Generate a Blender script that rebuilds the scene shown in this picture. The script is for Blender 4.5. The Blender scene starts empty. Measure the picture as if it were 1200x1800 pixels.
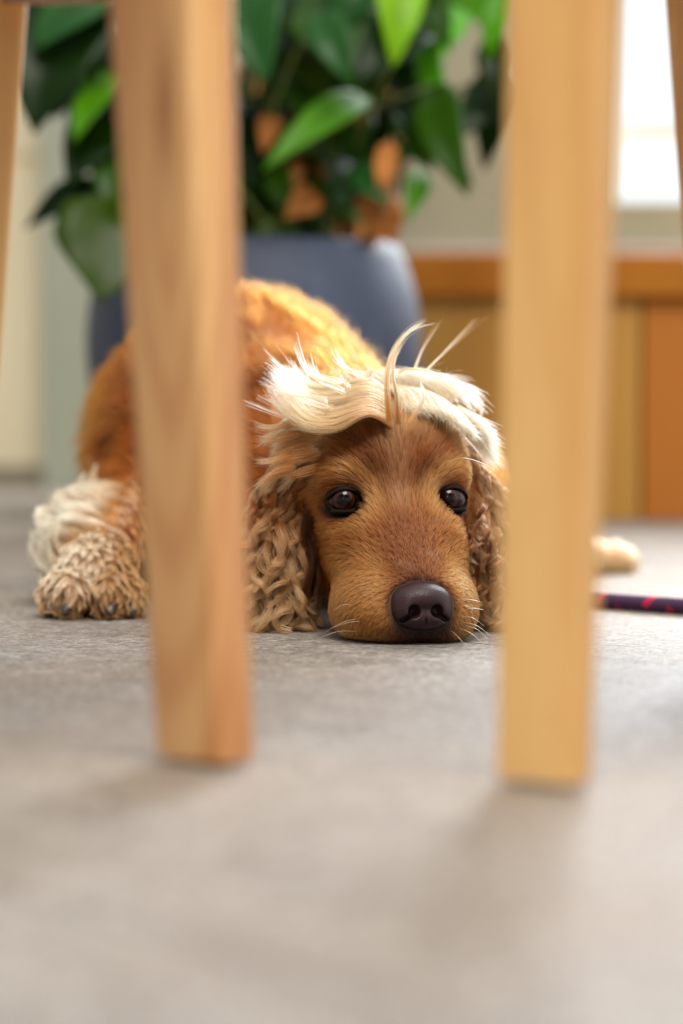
import bpy, bmesh, math, random
import numpy as np
from mathutils import Vector, Matrix, kdtree

random.seed(7)
rng = np.random.default_rng(7)
scene = bpy.context.scene
COL = scene.collection

# ------------------------------------------------------------------ camera, light, exposure
CAM_H = 0.145
FPX = 4250.0                      # focal length in pixels of the 1200x1800 frame
PITCH = math.atan(200.0 / FPX)    # camera tilted down a little: horizon at y = 700
cam_data = bpy.data.cameras.new('camera')
cam = bpy.data.objects.new('camera', cam_data)
COL.objects.link(cam)
cam.location = (0, 0, CAM_H)
cam.rotation_euler = (math.radians(90) - PITCH, 0, 0)
cam_data.sensor_fit = 'VERTICAL'
cam_data.sensor_height = 36.0
cam_data.sensor_width = 24.0
cam_data.lens = FPX / 1800.0 * 36.0
cam_data.clip_start = 0.02
cam_data.clip_end = 60
cam_data.dof.use_dof = True
cam_data.dof.focus_distance = 1.445
cam_data.dof.aperture_fstop = 3.4
scene.camera = cam

scene.view_settings.view_transform = 'Standard'
scene.view_settings.look = 'None'
scene.view_settings.exposure = 0.30
scene.view_settings.gamma = 1.0
scene.view_settings.use_curve_mapping = False
scene.cycles.use_denoising = True
scene.cycles.max_bounces = 10
scene.cycles.transparent_max_bounces = 12
scene.cycles.sample_clamp_indirect = 6.0

world = bpy.data.worlds.new('world')
scene.world = world
world.use_nodes = True
bgn = world.node_tree.nodes['Background']
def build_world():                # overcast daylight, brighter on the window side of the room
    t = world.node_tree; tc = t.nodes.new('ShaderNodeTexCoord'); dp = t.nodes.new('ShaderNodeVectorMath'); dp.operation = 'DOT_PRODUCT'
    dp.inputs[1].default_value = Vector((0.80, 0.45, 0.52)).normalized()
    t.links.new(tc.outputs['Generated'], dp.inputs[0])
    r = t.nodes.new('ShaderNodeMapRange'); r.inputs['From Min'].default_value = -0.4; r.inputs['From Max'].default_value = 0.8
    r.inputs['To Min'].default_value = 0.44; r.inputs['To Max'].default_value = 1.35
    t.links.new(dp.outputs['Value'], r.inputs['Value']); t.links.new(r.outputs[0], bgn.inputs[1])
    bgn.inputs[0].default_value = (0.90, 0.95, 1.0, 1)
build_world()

def area(name, loc, target, sx, sy, power, col):
    l = bpy.data.lights.new(name, 'AREA')
    l.shape = 'RECTANGLE'; l.size = sx; l.size_y = sy
    l.energy = power; l.color = col
    o = bpy.data.objects.new(name, l); COL.objects.link(o)
    o.location = loc
    d = Vector(target) - Vector(loc)
    o.rotation_euler = d.to_track_quat('-Z', 'Y').to_euler()
    return o

area('daylight_window_back', (0.85, 3.75, 1.50), (0.0, 1.0, 0.0), 0.9, 1.7, 105, (0.93, 0.97, 1.0))
area('overhead_fill', (0.25, 0.45, 2.3), (0.0, 1.0, 0.0), 1.2, 1.0, 58, (1.0, 0.93, 0.84))  # added overhead fill to brighten the foreground floor, not an actual roof window
area('assumed_window_front_fill', (-0.5, -1.6, 1.5), (0.0, 1.5, 0.1), 0.45, 0.9, 9, (1.0, 0.96, 0.90))  # added front light for an assumed, unseen window behind the camera; gives eye catchlights

# ------------------------------------------------------------------ helpers
SP, CP = math.sin(PITCH), math.cos(PITCH)
def P(px, py, d):
    """world point on the ray through photo pixel (px, py) at depth y = d"""
    x = (px - 600.0) / FPX; y = (900.0 - py) / FPX
    v = Vector((x, CP + y * SP, -SP + y * CP))
    v *= d / v.y
    return Vector((v.x, v.y, CAM_H + v.z))

def srgb(r, g, b):
    def f(c):
        c /= 255.0
        return c / 12.92 if c <= 0.04045 else ((c + 0.055) / 1.055) ** 2.4
    return (f(r), f(g), f(b), 1.0)

def tag(o, label=None, cat=None, group=None, kind=None):
    if label: o['label'] = label
    if cat: o['category'] = cat
    if group: o['group'] = group
    if kind: o['kind'] = kind
    return o

def empty(name, loc=(0, 0, 0)):
    o = bpy.data.objects.new(name, None); COL.objects.link(o)
    o.location = loc; o.empty_display_size = 0.05
    return o

def link_mesh(name, me, mat=None, parent=None, smooth=False):
    o = bpy.data.objects.new(name, me); COL.objects.link(o)
    if mat: me.materials.append(mat)
    if parent is not None:
        o.parent = parent
        o.matrix_parent_inverse = Matrix.Translation(parent.location).inverted()
    if smooth:
        me.polygons.foreach_set('use_smooth', [True] * len(me.polygons))
    return o

def from_bm(name, bm, mat=None, parent=None, smooth=False):
    me = bpy.data.meshes.new(name)
    bmesh.ops.recalc_face_normals(bm, faces=bm.faces)
    bm.to_mesh(me); bm.free()
    return link_mesh(name, me, mat, parent, smooth)

def box_bm(bm, lo, hi, bevel=0.0, seg=2):
    r = bmesh.ops.create_cube(bm, size=1.0)
    vs = r['verts']
    for v in vs:
        v.co = Vector([lo[i] + (v.co[i] + 0.5) * (hi[i] - lo[i]) for i in range(3)])
    if bevel > 0:
        es = list({e for v in vs for e in v.link_edges})
        bmesh.ops.bevel(bm, geom=es, offset=bevel, segments=seg, affect='EDGES', profile=0.6)
    return bm

def box(name, lo, hi, mat, parent=None, bevel=0.0):
    bm = bmesh.new(); box_bm(bm, lo, hi, bevel)
    return from_bm(name, bm, mat, parent)

def tube_bm(bm, pts, rads, n=12, cap=True):
    pts = [Vector(p) for p in pts]
    rings = []
    prev = None
    for i, p in enumerate(pts):
        t = (pts[min(i + 1, len(pts) - 1)] - pts[max(i - 1, 0)]).normalized()
        if prev is None:
            a = Vector((0, 0, 1)) if abs(t.z) < 0.9 else Vector((1, 0, 0))
            u = t.cross(a).normalized()
        else:
            u = (prev - t * prev.dot(t)).normalized()
        prev = u
        w = t.cross(u)
        r = rads[i] if hasattr(rads, '__len__') else rads
        rings.append([bm.verts.new(p + (u * math.cos(2 * math.pi * k / n) + w * math.sin(2 * math.pi * k / n)) * r) for k in range(n)])
    for a, b in zip(rings[:-1], rings[1:]):
        for k in range(n):
            bm.faces.new((a[k], a[(k + 1) % n], b[(k + 1) % n], b[k]))
    if cap:
        bm.faces.new(rings[0][::-1]); bm.faces.new(rings[-1])
    return bm

def lathe_bm(bm, prof, n=64, centre=(0, 0)):
    rings = []
    for r, z in prof:
        if r < 1e-6:
            rings.append([bm.verts.new((centre[0], centre[1], z))]); continue
        rings.append([bm.verts.new((centre[0] + r * math.cos(2 * math.pi * k / n), centre[1] + r * math.sin(2 * math.pi * k / n), z)) for k in range(n)])
    for a, b in zip(rings[:-1], rings[1:]):
        if len(a) == 1 and len(b) == 1: continue
        for k in range(n):
            if len(a) == 1: bm.faces.new((a[0], b[k], b[(k + 1) % n]))
            elif len(b) == 1: bm.faces.new((a[k], a[(k + 1) % n], b[0]))
            else: bm.faces.new((a[k], a[(k + 1) % n], b[(k + 1) % n], b[k]))
    return bm

# ------------------------------------------------------------------ materials
class NT:
    def __init__(self, name):
        self.m = bpy.data.materials.new(name); self.m.use_nodes = True
        self.t = self.m.node_tree; self.n = self.t.nodes; self.l = self.t.links
        self.b = self.n['Principled BSDF']; self.out = self.n['Material Output']
    def add(self, kind, **kw):
        x = self.n.new(kind)
        for k, v in kw.items():
            if k.startswith('i_'):
                key = k[2:].replace('_', ' ')
                key = int(key) if key.isdigit() else key
                x.inputs[key].default_value = v
            else: setattr(x, k, v)
        return x
    def link(self, a, b): self.l.new(a, b)
    def ramp(self, fac, stops, interp='LINEAR'):
        r = self.n.new('ShaderNodeValToRGB'); r.color_ramp.interpolation = interp
        e = r.color_ramp.elements
        while len(e) < len(stops): e.new(0.5)
        for el, (p, c) in zip(e, stops): el.position = p; el.color = c
        self.link(fac, r.inputs[0]); return r
    def mix(self, fac, a, b, mode='MIX'):
        x = self.n.new('ShaderNodeMix'); x.data_type = 'RGBA'; x.blend_type = mode
        for s, v in ((x.inputs[0], fac), (x.inputs[6], a), (x.inputs[7], b)):
            if isinstance(v, (int, float, tuple)): s.default_value = v
            else: self.link(v, s)
        return x.outputs[2]
    def math(self, op, a, b=0.0):
        x = self.n.new('ShaderNodeMath'); x.operation = op
        for s, v in ((x.inputs[0], a), (x.inputs[1], b)):
            if isinstance(v, (int, float)): s.default_value = v
            else: self.link(v, s)
        return x.outputs[0]
    def coords(self, which='Object', scale=(1, 1, 1), rot=(0, 0, 0), loc=(0, 0, 0)):
        tc = self.n.new('ShaderNodeTexCoord'); mp = self.n.new('ShaderNodeMapping')
        mp.inputs['Scale'].default_value = scale; mp.inputs['Rotation'].default_value = rot; mp.inputs['Location'].default_value = loc
        self.link(tc.outputs[which], mp.inputs[0]); return mp.outputs[0]
    def noise(self, vec, scale, detail=4, rough=0.55, dist=0.0):
        x = self.add('ShaderNodeTexNoise'); x.inputs['Scale'].default_value = scale
        x.inputs['Detail'].default_value = detail; x.inputs['Roughness'].default_value = rough
        x.inputs['Distortion'].default_value = dist
        self.link(vec, x.inputs['Vector']); return x.outputs['Fac']
    def bump(self, h, strength, dist):
        x = self.add('ShaderNodeBump'); x.inputs['Strength'].default_value = strength
        x.inputs['Distance'].default_value = dist
        self.link(h, x.inputs['Height']); self.link(x.outputs[0], self.b.inputs['Normal'])
    def base(self, s): self.link(s, self.b.inputs['Base Color'])
    def set(self, **kw):
        for k, v in kw.items(): self.b.inputs[k.replace('_', ' ')].default_value = v
        return self

def plain(name, col, rough=0.5, var=0.12, scale=30, **kw):
    t = NT(name)
    v = t.noise(t.coords(), scale)
    a = tuple(c * (1 - var) for c in col[:3]) + (1,); b = tuple(min(1, c * (1 + var)) for c in col[:3]) + (1,)
    t.base(t.ramp(v, [(0.3, a), (0.7, b)]).outputs[0]); t.set(Roughness=rough, **kw)
    return t.m

def wood(name, light, mid, dark, rough=0.45, freq=26, loc=(0, 0, 0), warp=5.0, stretch=0.10, rings=0.0, knot=None):
    t = NT(name)
    v = t.coords('Object', (1, 1, stretch), (0.02, 0.03, 0), loc)
    n1 = t.noise(v, freq * 0.8, 2, 0.45, 1.0)          # wide cathedral figure
    w = t.add('ShaderNodeTexWave', wave_type='BANDS', bands_direction='X')
    w.inputs['Scale'].default_value = freq * 0.42; w.inputs['Distortion'].default_value = warp
    w.inputs['Detail'].default_value = 2.0; w.inputs['Detail Scale'].default_value = 0.7
    t.link(v, w.inputs['Vector'])
    fine = t.noise(t.coords('Object', (1, 1, 0.03)), 420, 3, 0.6)
    c1 = t.ramp(w.outputs['Fac'], [(0.0, dark), (0.28, mid), (0.75, light)]).outputs[0]
    c2 = t.ramp(n1, [(0.34, dark), (0.5, mid), (0.62, light)]).outputs[0]
    c = t.mix(0.5, c1, c2)
    c = t.mix(0.16, c, t.ramp(fine, [(0.3, dark), (0.65, light)]).outputs[0])
    if rings:      # flat-sawn cathedral figure: contour lines of a stretched field
        f = t.noise(t.coords('Object', (1, 1, 0.15), (0, 0, 0), (loc[0] + .4, loc[1], loc[2] + .2)), 15, 1.0, 0.4, 0.6)
        g = t.math('ADD', t.math('MULTIPLY', t.math('SINE', t.math('MULTIPLY', f, 46.0)), 0.5), 0.5)
        c = t.mix(t.math('MULTIPLY', t.math('POWER', g, 2.2), rings), c, dark)
        kn = t.noise(t.coords('Object', (1, 1, 0.35), (0, 0, 0), (loc[0], loc[1] + .7, loc[2])), 16, 3, 0.5, 0.8)
        c = t.mix(t.math('MULTIPLY', t.ramp(kn, [(0.50, (0, 0, 0, 1)), (0.70, (1, 1, 1, 1))]).outputs[0], rings), c, dark)
    if knot:       # long nested growth-ring figure round a knot
        tc = t.add('ShaderNodeTexCoord'); sp = t.add('ShaderNodeSeparateXYZ'); t.link(tc.outputs['Object'], sp.inputs[0])
        wob = t.math('MULTIPLY', t.math('SUBTRACT', t.noise(t.coords('Object', (1, 1, 0.3)), 30, 2, 0.5), 0.5), 0.012)
        dx = t.math('ADD', t.math('SUBTRACT', sp.outputs[0], knot[0]), wob)
        dz = t.math('MULTIPLY', t.math('SUBTRACT', sp.outputs[2], knot[2]), 0.13)
        dd = t.math('SQRT', t.math('ADD', t.math('MULTIPLY', dx, dx), t.math('MULTIPLY', dz, dz)))
        g = t.math('ADD', t.math('MULTIPLY', t.math('SINE', t.math('MULTIPLY', dd, 900.0)), 0.5), 0.5)
        c = t.mix(t.math('MULTIPLY', t.math('POWER', g, 1.6), 0.42), c, dark)
        c = t.mix(t.math('MULTIPLY', t.ramp(dd, [(0.0, (1, 1, 1, 1)), (0.006, (0, 0, 0, 1))]).outputs[0], 0.85), c, srgb(140, 82, 44))
    t.base(c); t.set(Roughness=rough)
    t.bump(fine, 0.12, 0.0006)
    return t.m

M = {}
M['oak'] = wood('oak_wood', srgb(236, 194, 134), srgb(222, 172, 108), srgb(178, 112, 60), 0.42, 17, (0.31, 0.1, 0.02), 7.0, 0.16, 0.32, knot=tuple(P(300, 190, 0.965)))
M['oak_right'] = wood('oak_wood_plain', srgb(234, 188, 118), srgb(222, 168, 94), srgb(196, 134, 68), 0.42, 15, (1.7, 0.4, 0.3), 3.0, 0.1, 0.22)
M['oak_rail'] = wood('oak_wood_rail', srgb(190, 140, 100), srgb(160, 110, 78), srgb(120, 78, 56), 0.5, 60)
M['bench'] = wood('bench_wood', srgb(168, 104, 22), srgb(160, 94, 16), srgb(144, 82, 12), 0.5, 5, warp=1.5)
M['bench_pale'] = wood('bench_panel_wood', srgb(184, 136, 66), srgb(176, 126, 58), srgb(164, 112, 46), 0.5, 5, warp=1.5)
M['bench_dark'] = wood('bench_door_wood', srgb(182, 114, 44), srgb(172, 100, 32), srgb(158, 86, 20), 0.5, 5, warp=1.5)
M['slat'] = wood('screen_wood', srgb(214, 150, 84), srgb(186, 112, 46), srgb(140, 78, 30), 0.6, 14)
for k_ in ('bench', 'bench_pale', 'bench_dark', 'slat'): M[k_].node_tree.nodes['Principled BSDF'].inputs['Specular IOR Level'].default_value = 0.2
M['pad'] = plain('felt_pad', srgb(70, 62, 56), 0.9)
M['cream'] = plain('cream_paint', srgb(240, 226, 190), 0.75, 0.03, 3)
M['sage'] = plain('sage_plaster', srgb(162, 164, 146), 0.85, 0.05, 4)
M['grey_wall'] = plain('grey_green_plaster', srgb(150, 152, 130), 0.85, 0.07, 5)
M['groove'] = plain('groove_shade', srgb(120, 116, 92), 0.9)
M['frame'] = plain('window_paint', srgb(226, 228, 220), 0.5, 0.03)
M['sill'] = plain('sill_stone', srgb(196, 186, 176), 0.5, 0.05)
M['soil'] = plain('soil', srgb(58, 42, 30), 0.95, 0.4, 90)
M['stem'] = plain('stem_green', srgb(96, 112, 40), 0.5)
M['cane'] = plain('cane_brown', srgb(150, 104, 54), 0.7, 0.25, 40)
M['root'] = plain('dry_leaf', srgb(164, 100, 36), 0.8, 0.3, 40)

def floor_mat():
    t = NT('stone_floor')
    # tiles lie turned about 49 degrees to the view
    ang = math.radians(-48.5)
    v = t.coords('Object', (1, 1, 1), (0, 0, 0))
    big = t.noise(v, 4.2, 5, 0.6, 0.4)
    mid = t.noise(t.coords('Object', (1, 1.5, 1), (0, 0, 0.25)), 34, 6, 0.65, 0.6)
    streak = t.noise(t.coords('Object', (1, 2.2, 1), (0, 0, 0.18)), 190, 5, 0.7, 1.1)
    warm = t.noise(t.coords('Object', (1, 1, 1), (0, 0, 0), (3, 1, 0)), 2.3, 3, 0.5)
    c = t.ramp(mid, [(0.36, srgb(98, 89, 80)), (0.5, srgb(142, 133, 124)), (0.64, srgb(186, 177, 167))]).outputs[0]
    c = t.mix(0.62, c, t.ramp(streak, [(0.40, srgb(58, 49, 44)), (0.5, srgb(140, 132, 124)), (0.60, srgb(228, 222, 214))]).outputs[0])
    c = t.mix(t.math('MULTIPLY', t.ramp(big, [(0.38, (0, 0, 0, 1)), (0.66, (1, 1, 1, 1))]).outputs[0], 0.38), c, srgb(120, 96, 78))
    c = t.mix(t.math('MULTIPLY', t.ramp(warm, [(0.4, (0, 0, 0, 1)), (0.62, (1, 1, 1, 1))]).outputs[0], 0.28), c, srgb(176, 150, 118))
    # joints
    tc = t.add('ShaderNodeTexCoord'); sx = t.add('ShaderNodeSeparateXYZ'); t.link(tc.outputs['Object'], sx.inputs[0])
    def joint(ox, oy, dx, dy, size, width):
        # signed distance across a family of parallel lines through (ox, oy) along (dx, dy)
        L = math.hypot(dx, dy); nx, ny = -dy / L, dx / L
        s = t.math('ADD', t.math('MULTIPLY', sx.outputs[0], nx), t.math('MULTIPLY', sx.outputs[1], ny))
        wob = t.math('MULTIPLY', t.math('SUBTRACT', mid, 0.5), 0.0035)
        s = t.math('ADD', t.math('SUBTRACT', s, ox * nx + oy * ny), wob)
        s = t.math('ADD', t.math('DIVIDE', s, size), 100.5)
        s = t.math('ABSOLUTE', t.math('SUBTRACT', t.math('FRACT', s), 0.5))
        return t.math('LESS_THAN', s, width / size)
    a = P(1060, 1157, 616.25 / 457); b = P(1200, 1173, 616.25 / 473)
    j1 = joint(a.x, a.y, b.x - a.x, b.y - a.y, 0.60, 0.0012)
    a2 = P(1075, 1128, 616.25 / 428); b2 = P(1150, 1116, 616.25 / 416)
    j2 = joint(a2.x, a2.y, b2.x - a2.x, b2.y - a2.y, 0.60, 0.0008)
    c = t.mix(t.math('MULTIPLY', j1, 0.85), c, srgb(44, 36, 34))
    c = t.mix(t.math('MULTIPLY', j2, 0.40), c, srgb(80, 72, 70))
    t.base(c)
    r = t.ramp(mid, [(0.35, (0.34, 0.34, 0.34, 1)), (0.65, (0.58, 0.58, 0.58, 1))]).outputs[0]
    t.link(r, t.b.inputs['Roughness'])
    h = t.math('ADD', t.math('MULTIPLY', streak, 0.6), t.math('MULTIPLY', mid, 1.0))
    h = t.math('SUBTRACT', h, t.math('MULTIPLY', j1, 0.8))
    t.b.inputs['Specular IOR Level'].default_value = 0.32
    t.bump(h, 1.0, 0.0042)
    return t.m
M['floor'] = floor_mat()

def glass_mat():
    t = NT('window_glass'); n = t.n
    tr = t.add('ShaderNodeBsdfTransparent'); gl = t.add('ShaderNodeBsdfGlossy'); gl.inputs['Roughness'].default_value = 0.02
    mx = t.add('ShaderNodeMixShader'); mx.inputs[0].default_value = 0.06
    t.link(tr.outputs[0], mx.inputs[1]); t.link(gl.outputs[0], mx.inputs[2]); t.link(mx.outputs[0], t.out.inputs['Surface'])
    return t.m
M['glass'] = glass_mat()

def pot_mat():
    t = NT('glazed_pot'); v = t.noise(t.coords(), 16, 5)
    t.base(t.ramp(v, [(0.3, srgb(50, 56, 72)), (0.7, srgb(66, 74, 92))]).outputs[0])
    t.set(Roughness=0.6); t.b.inputs['Specular IOR Level'].default_value = 0.35
    t.bump(t.noise(t.coords(), 60, 3), 0.06, 0.002)
    return t.m
M['pot'] = pot_mat()

def leaf_mat():
    t = NT('leaf_green')
    a = t.add('ShaderNodeAttribute', attribute_name='leaf_col')
    n = t.noise(t.coords(), 40, 3)
    c = t.mix(0.35, a.outputs['Color'], t.mix(n, (0, 0, 0, 1), a.outputs['Color']))
    t.base(c); t.set(Roughness=0.34); t.b.inputs['Specular IOR Level'].default_value = 0.20
    t.b.inputs['Coat Weight'].default_value = 0.0
    tl = t.add('ShaderNodeBsdfTranslucent'); t.link(t.mix(1.0, a.outputs['Color'], (1.6, 1.8, 0.5, 1), 'MULTIPLY'), tl.inputs['Color'])
    mx = t.add('ShaderNodeMixShader'); mx.inputs[0].default_value = 0.35
    t.link(t.b.outputs[0], mx.inputs[1]); t.link(tl.outputs[0], mx.inputs[2]); t.link(mx.outputs[0], t.out.inputs['Surface'])
    return t.m
M['leaf'] = leaf_mat()

def rope_mat():
    t = NT('leash_braid')
    v = t.coords('UV', (1, 1, 1))
    sx = t.add('ShaderNodeSeparateXYZ'); t.link(v, sx.inputs[0])
    def helix(sign, turns, thr):
        s = t.math('ADD', t.math('MULTIPLY', sx.outputs[0], sign * 1.0), t.math('MULTIPLY', sx.outputs[1], turns))
        s = t.math('FRACT', s); return t.math('LESS_THAN', s, thr)
    r = t.math('MULTIPLY', helix(1, 26, 0.30), helix(-1, 12, 0.5))
    fine = t.add('ShaderNodeTexChecker'); fine.inputs['Scale'].default_value = 1.0
    t.link(t.coords('UV', (14, 240, 1), (0, 0, 0.0)), fine.inputs['Vector'])
    c = t.mix(fine.outputs['Fac'], srgb(48, 22, 54), srgb(74, 36, 74))
    c = t.mix(r, c, srgb(170, 16, 60)); t.base(c); t.set(Roughness=0.75)
    t.bump(fine.outputs['Fac'], 0.4, 0.0006)
    return t.m
M['rope'] = rope_mat()

def hair_mat(name, rough=0.32, melt=0.35):
    t = NT(name)
    a = t.add('ShaderNodeAttribute', attribute_name='col_root')
    b = t.add('ShaderNodeAttribute', attribute_name='col_tip')
    hi = t.add('ShaderNodeHairInfo')
    f = t.ramp(hi.outputs['Intercept'], [(0.15, (0, 0, 0, 1)), (0.85, (1, 1, 1, 1))]).outputs[0]
    c = t.mix(f, a.outputs['Color'], b.outputs['Color'])
    h = t.add('ShaderNodeBsdfHairPrincipled'); h.model = 'CHIANG'; h.parametrization = 'COLOR'
    h.inputs['Roughness'].default_value = rough; h.inputs['Radial Roughness'].default_value = 0.55
    h.inputs['Coat'].default_value = 0.0
    h.inputs['IOR'].default_value = 1.45
    t.link(c, h.inputs['Color'])
    df = t.add('ShaderNodeBsdfDiffuse'); t.link(c, df.inputs['Color'])
    mx = t.add('ShaderNodeMixShader'); mx.inputs[0].default_value = melt
    t.link(h.outputs[0], mx.inputs[1]); t.link(df.outputs[0], mx.inputs[2]); t.link(mx.outputs[0], t.out.inputs['Surface'])
    return t.m
M['hair'] = hair_mat('dog_hair')

def skin_mat():
    t = NT('dog_skin')
    a = t.add('ShaderNodeAttribute', attribute_name='skin_col')
    t.base(a.outputs['Color']); t.set(Roughness=0.8)
    return t.m
M['skin'] = skin_mat()

def nose_mat():
    t = NT('nose_leather')
    vo = t.add('ShaderNodeTexVoronoi'); vo.inputs['Scale'].default_value = 1150
    t.link(t.coords(), vo.inputs['Vector'])
    n = t.noise(t.coords(), 70, 3)
    t.base(t.ramp(n, [(0.35, srgb(34, 20, 21)), (0.65, srgb(54, 32, 34))]).outputs[0])
    t.set(Roughness=0.40); t.b.inputs['Specular IOR Level'].default_value = 0.3
    t.bump(vo.outputs['Distance'], 0.35, 0.0004)
    return t.m
M['nose'] = nose_mat()
M['lid'] = plain('eyelid_skin', srgb(20, 12, 9), 0.75, 0.3, 300)
M['lid'].node_tree.nodes['Principled BSDF'].inputs['Specular IOR Level'].default_value = 0.15
M['claw'] = plain('claw_horn', srgb(64, 60, 58), 0.35, 0.25, 200)
M['pink'] = plain('toe_skin', srgb(170, 112, 92), 0.6, 0.2, 200)

def eye_mat():
    t = NT('dog_eye')
    tc = t.add('ShaderNodeTexCoord'); sx = t.add('ShaderNodeSeparateXYZ'); t.link(tc.outputs['Object'], sx.inputs[0])
    R = 0.0105
    rr = t.math('SQRT', t.math('ADD', t.math('POWER', t.math('DIVIDE', sx.outputs[0], R), 2.0), t.math('POWER', t.math('DIVIDE', sx.outputs[1], R), 2.0)))
    base = t.ramp(rr, [(0.0, (0.002, 0.002, 0.002, 1)), (0.36, (0.003, 0.002, 0.002, 1)), (0.42, srgb(34, 17, 8)), (0.56, srgb(66, 32, 13)), (0.62, srgb(34, 17, 10)), (0.68, srgb(12, 8, 8)), (0.78, srgb(40, 28, 27)), (0.95, srgb(80, 58, 52))]).outputs[0]
    t.base(base); t.set(Roughness=0.25)
    t.set(Roughness=0.03)
    t.b.inputs['IOR'].default_value = 1.36
    return t.m
M['eye'] = eye_mat()

# ------------------------------------------------------------------ the room
WL, WG, WR = 3.97, 3.86, 3.40      # depths of cream wall, sage pier, wall with the window
box('floor', (-3.0, -2.2, -0.05), (3.0, 4.3, 0.0), M['floor'])['kind'] = 'structure'
xe = P(86, 600, WL).x
bm = bmesh.new()
zj = P(50, 288, WL).z
box_bm(bm, (-3.0, WL, 0.0), (xe, WL + 0.15, zj - 0.012), 0.004)
box_bm(bm, (-3.0, WL + 0.012, zj - 0.012), (xe, WL + 0.15, zj + 0.012))
box_bm(bm, (-3.0, WL, zj + 0.012), (xe, WL + 0.15, 2.6), 0.004)
from_bm('wall_left', bm, M['cream'])['kind'] = 'structure'
bm = bmesh.new(); box_bm(bm, (xe + 0.002, WG, 0), (-0.12, WL + 0.15, 2.6), 0.004)
from_bm('wall_middle', bm, M['sage'])['kind'] = 'structure'
b = box('baseboard_left', (-3.0, WL - 0.012, 0), (xe - 0.002, WL, 0.035), plain('base_paint', srgb(150, 140, 118), 0.7)); b['kind'] = 'structure'
# wall with the window
wx0, wx1 = P(1050, 300, WR).x, 1.62
wz0, wz1 = P(1150, 357, WR).z, 2.25
bm = bmesh.new()
zq = P(800, 168, WR).z
box_bm(bm, (-0.12, WR, 0), (wx0, WR + 0.16, zq - 0.006), 0.003)
box_bm(bm, (-0.12, WR + 0.008, zq - 0.006), (wx0, WR + 0.16, zq + 0.006))
box_bm(bm, (-0.12, WR, zq + 0.006), (wx0, WR + 0.16, 2.6), 0.003)
box_bm(bm, (wx0, WR, 0), (wx1, WR + 0.16, wz0))
box_bm(bm, (wx0, WR, wz1), (wx1, WR + 0.16, 2.6))
box_bm(bm, (wx1, WR, 0), (3.0, WR + 0.16, 2.6))
from_bm('wall_back', bm, M['grey_wall'])['kind'] = 'structure'
win = empty('window_1', (wx0, WR, wz0)); win['kind'] = 'structure'
bm = bmesh.new()
f = 0.03
box_bm(bm, (wx0, WR + 0.03, wz0), (wx0 + f, WR + 0.09, wz1)); box_bm(bm, (wx1 - f, WR + 0.03, wz0), (wx1, WR + 0.09, wz1))
box_bm(bm, (wx0 + f, WR + 0.03, wz0), (wx1 - f, WR + 0.09, wz0 + 0.006)); box_bm(bm, (wx0 + f, WR + 0.03, wz1 - f), (wx1 - f, WR + 0.09, wz1))
zb = P(1150, 233, WR + 0.05).z
box_bm(bm, (wx0 + f, WR + 0.04, zb - 0.011), (wx1 - f, WR + 0.08, zb + 0.011))
box_bm(bm, (0.98, WR + 0.04, wz0 + 0.006), (1.01, WR + 0.08, wz1 - f))
from_bm('window_frame', bm, M['frame'], win)
box('window_pane', (wx0 + f, WR + 0.058, wz0 + 0.006), (wx1 - f, WR + 0.062, wz1 - f), M['glass'], win)

# ------------------------------------------------------------------ wooden bench along the wall
BY = 2.86
bench = empty('wooden_bench', (0.9, BY, 0))
tag(bench, 'long orange-brown wooden bench with panelled front under the window', 'bench')
zt = P(900, 446, BY).z; zs = P(900, 521, BY).z
xb0 = P(712, 500, BY).x
box('seat_board', (xb0, BY, zs), (2.3, BY + 0.52, zt), M['bench'], bench, 0.003)
xm = P(1128, 700, BY).x
box('front_panel', (xb0 + 0.01, BY + 0.02, 0.0), (xm, BY + 0.045, zs - 0.0005), M['bench_pale'], bench, 0.0015)
box('front_panel', (xm + 0.004, BY + 0.02, 0.0), (1.0, BY + 0.045, zs - 0.0005), M['bench_dark'], bench, 0.0015)
box('front_panel', (1.004, BY + 0.02, 0.0), (2.28, BY + 0.045, zs - 0.0005), M['bench_dark'], bench, 0.0015)
box('end_panel', (xb0 + 0.01, BY + 0.046, 0.0), (xb0 + 0.035, BY + 0.50, zs - 0.0005), M['bench_pale'], bench, 0.0015)
# pale stone strip above the bench
b = box('trim_1', (0.0, WR - 0.02, P(1150, 444, WR).z), (2.3, WR, P(1150, 432, WR).z), M['sill']); b['kind'] = 'structure'

# wooden slatted screen behind the plant
scr = empty('wooden_screen', (-0.0, 3.1, 0)); tag(scr, 'orange-brown slatted wooden screen half hidden behind the plant leaves', 'screen')
sx0, sx1 = P(420, 200, 3.1).x, P(700, 200, 3.1).x - .005
for x in (sx0, sx1 - 0.03):
    box('post', (x, 3.09, 0), (x + 0.03, 3.12, 0.95), M['slat'], scr, 0.003)
k = 0
z = 0.20
while z < 0.9:
    box('slat', (sx0 + 0.031, 3.095, z), (sx1 - 0.031, 3.11, z + 0.05), M['slat'], scr, 0.002); z += 0.068

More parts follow.
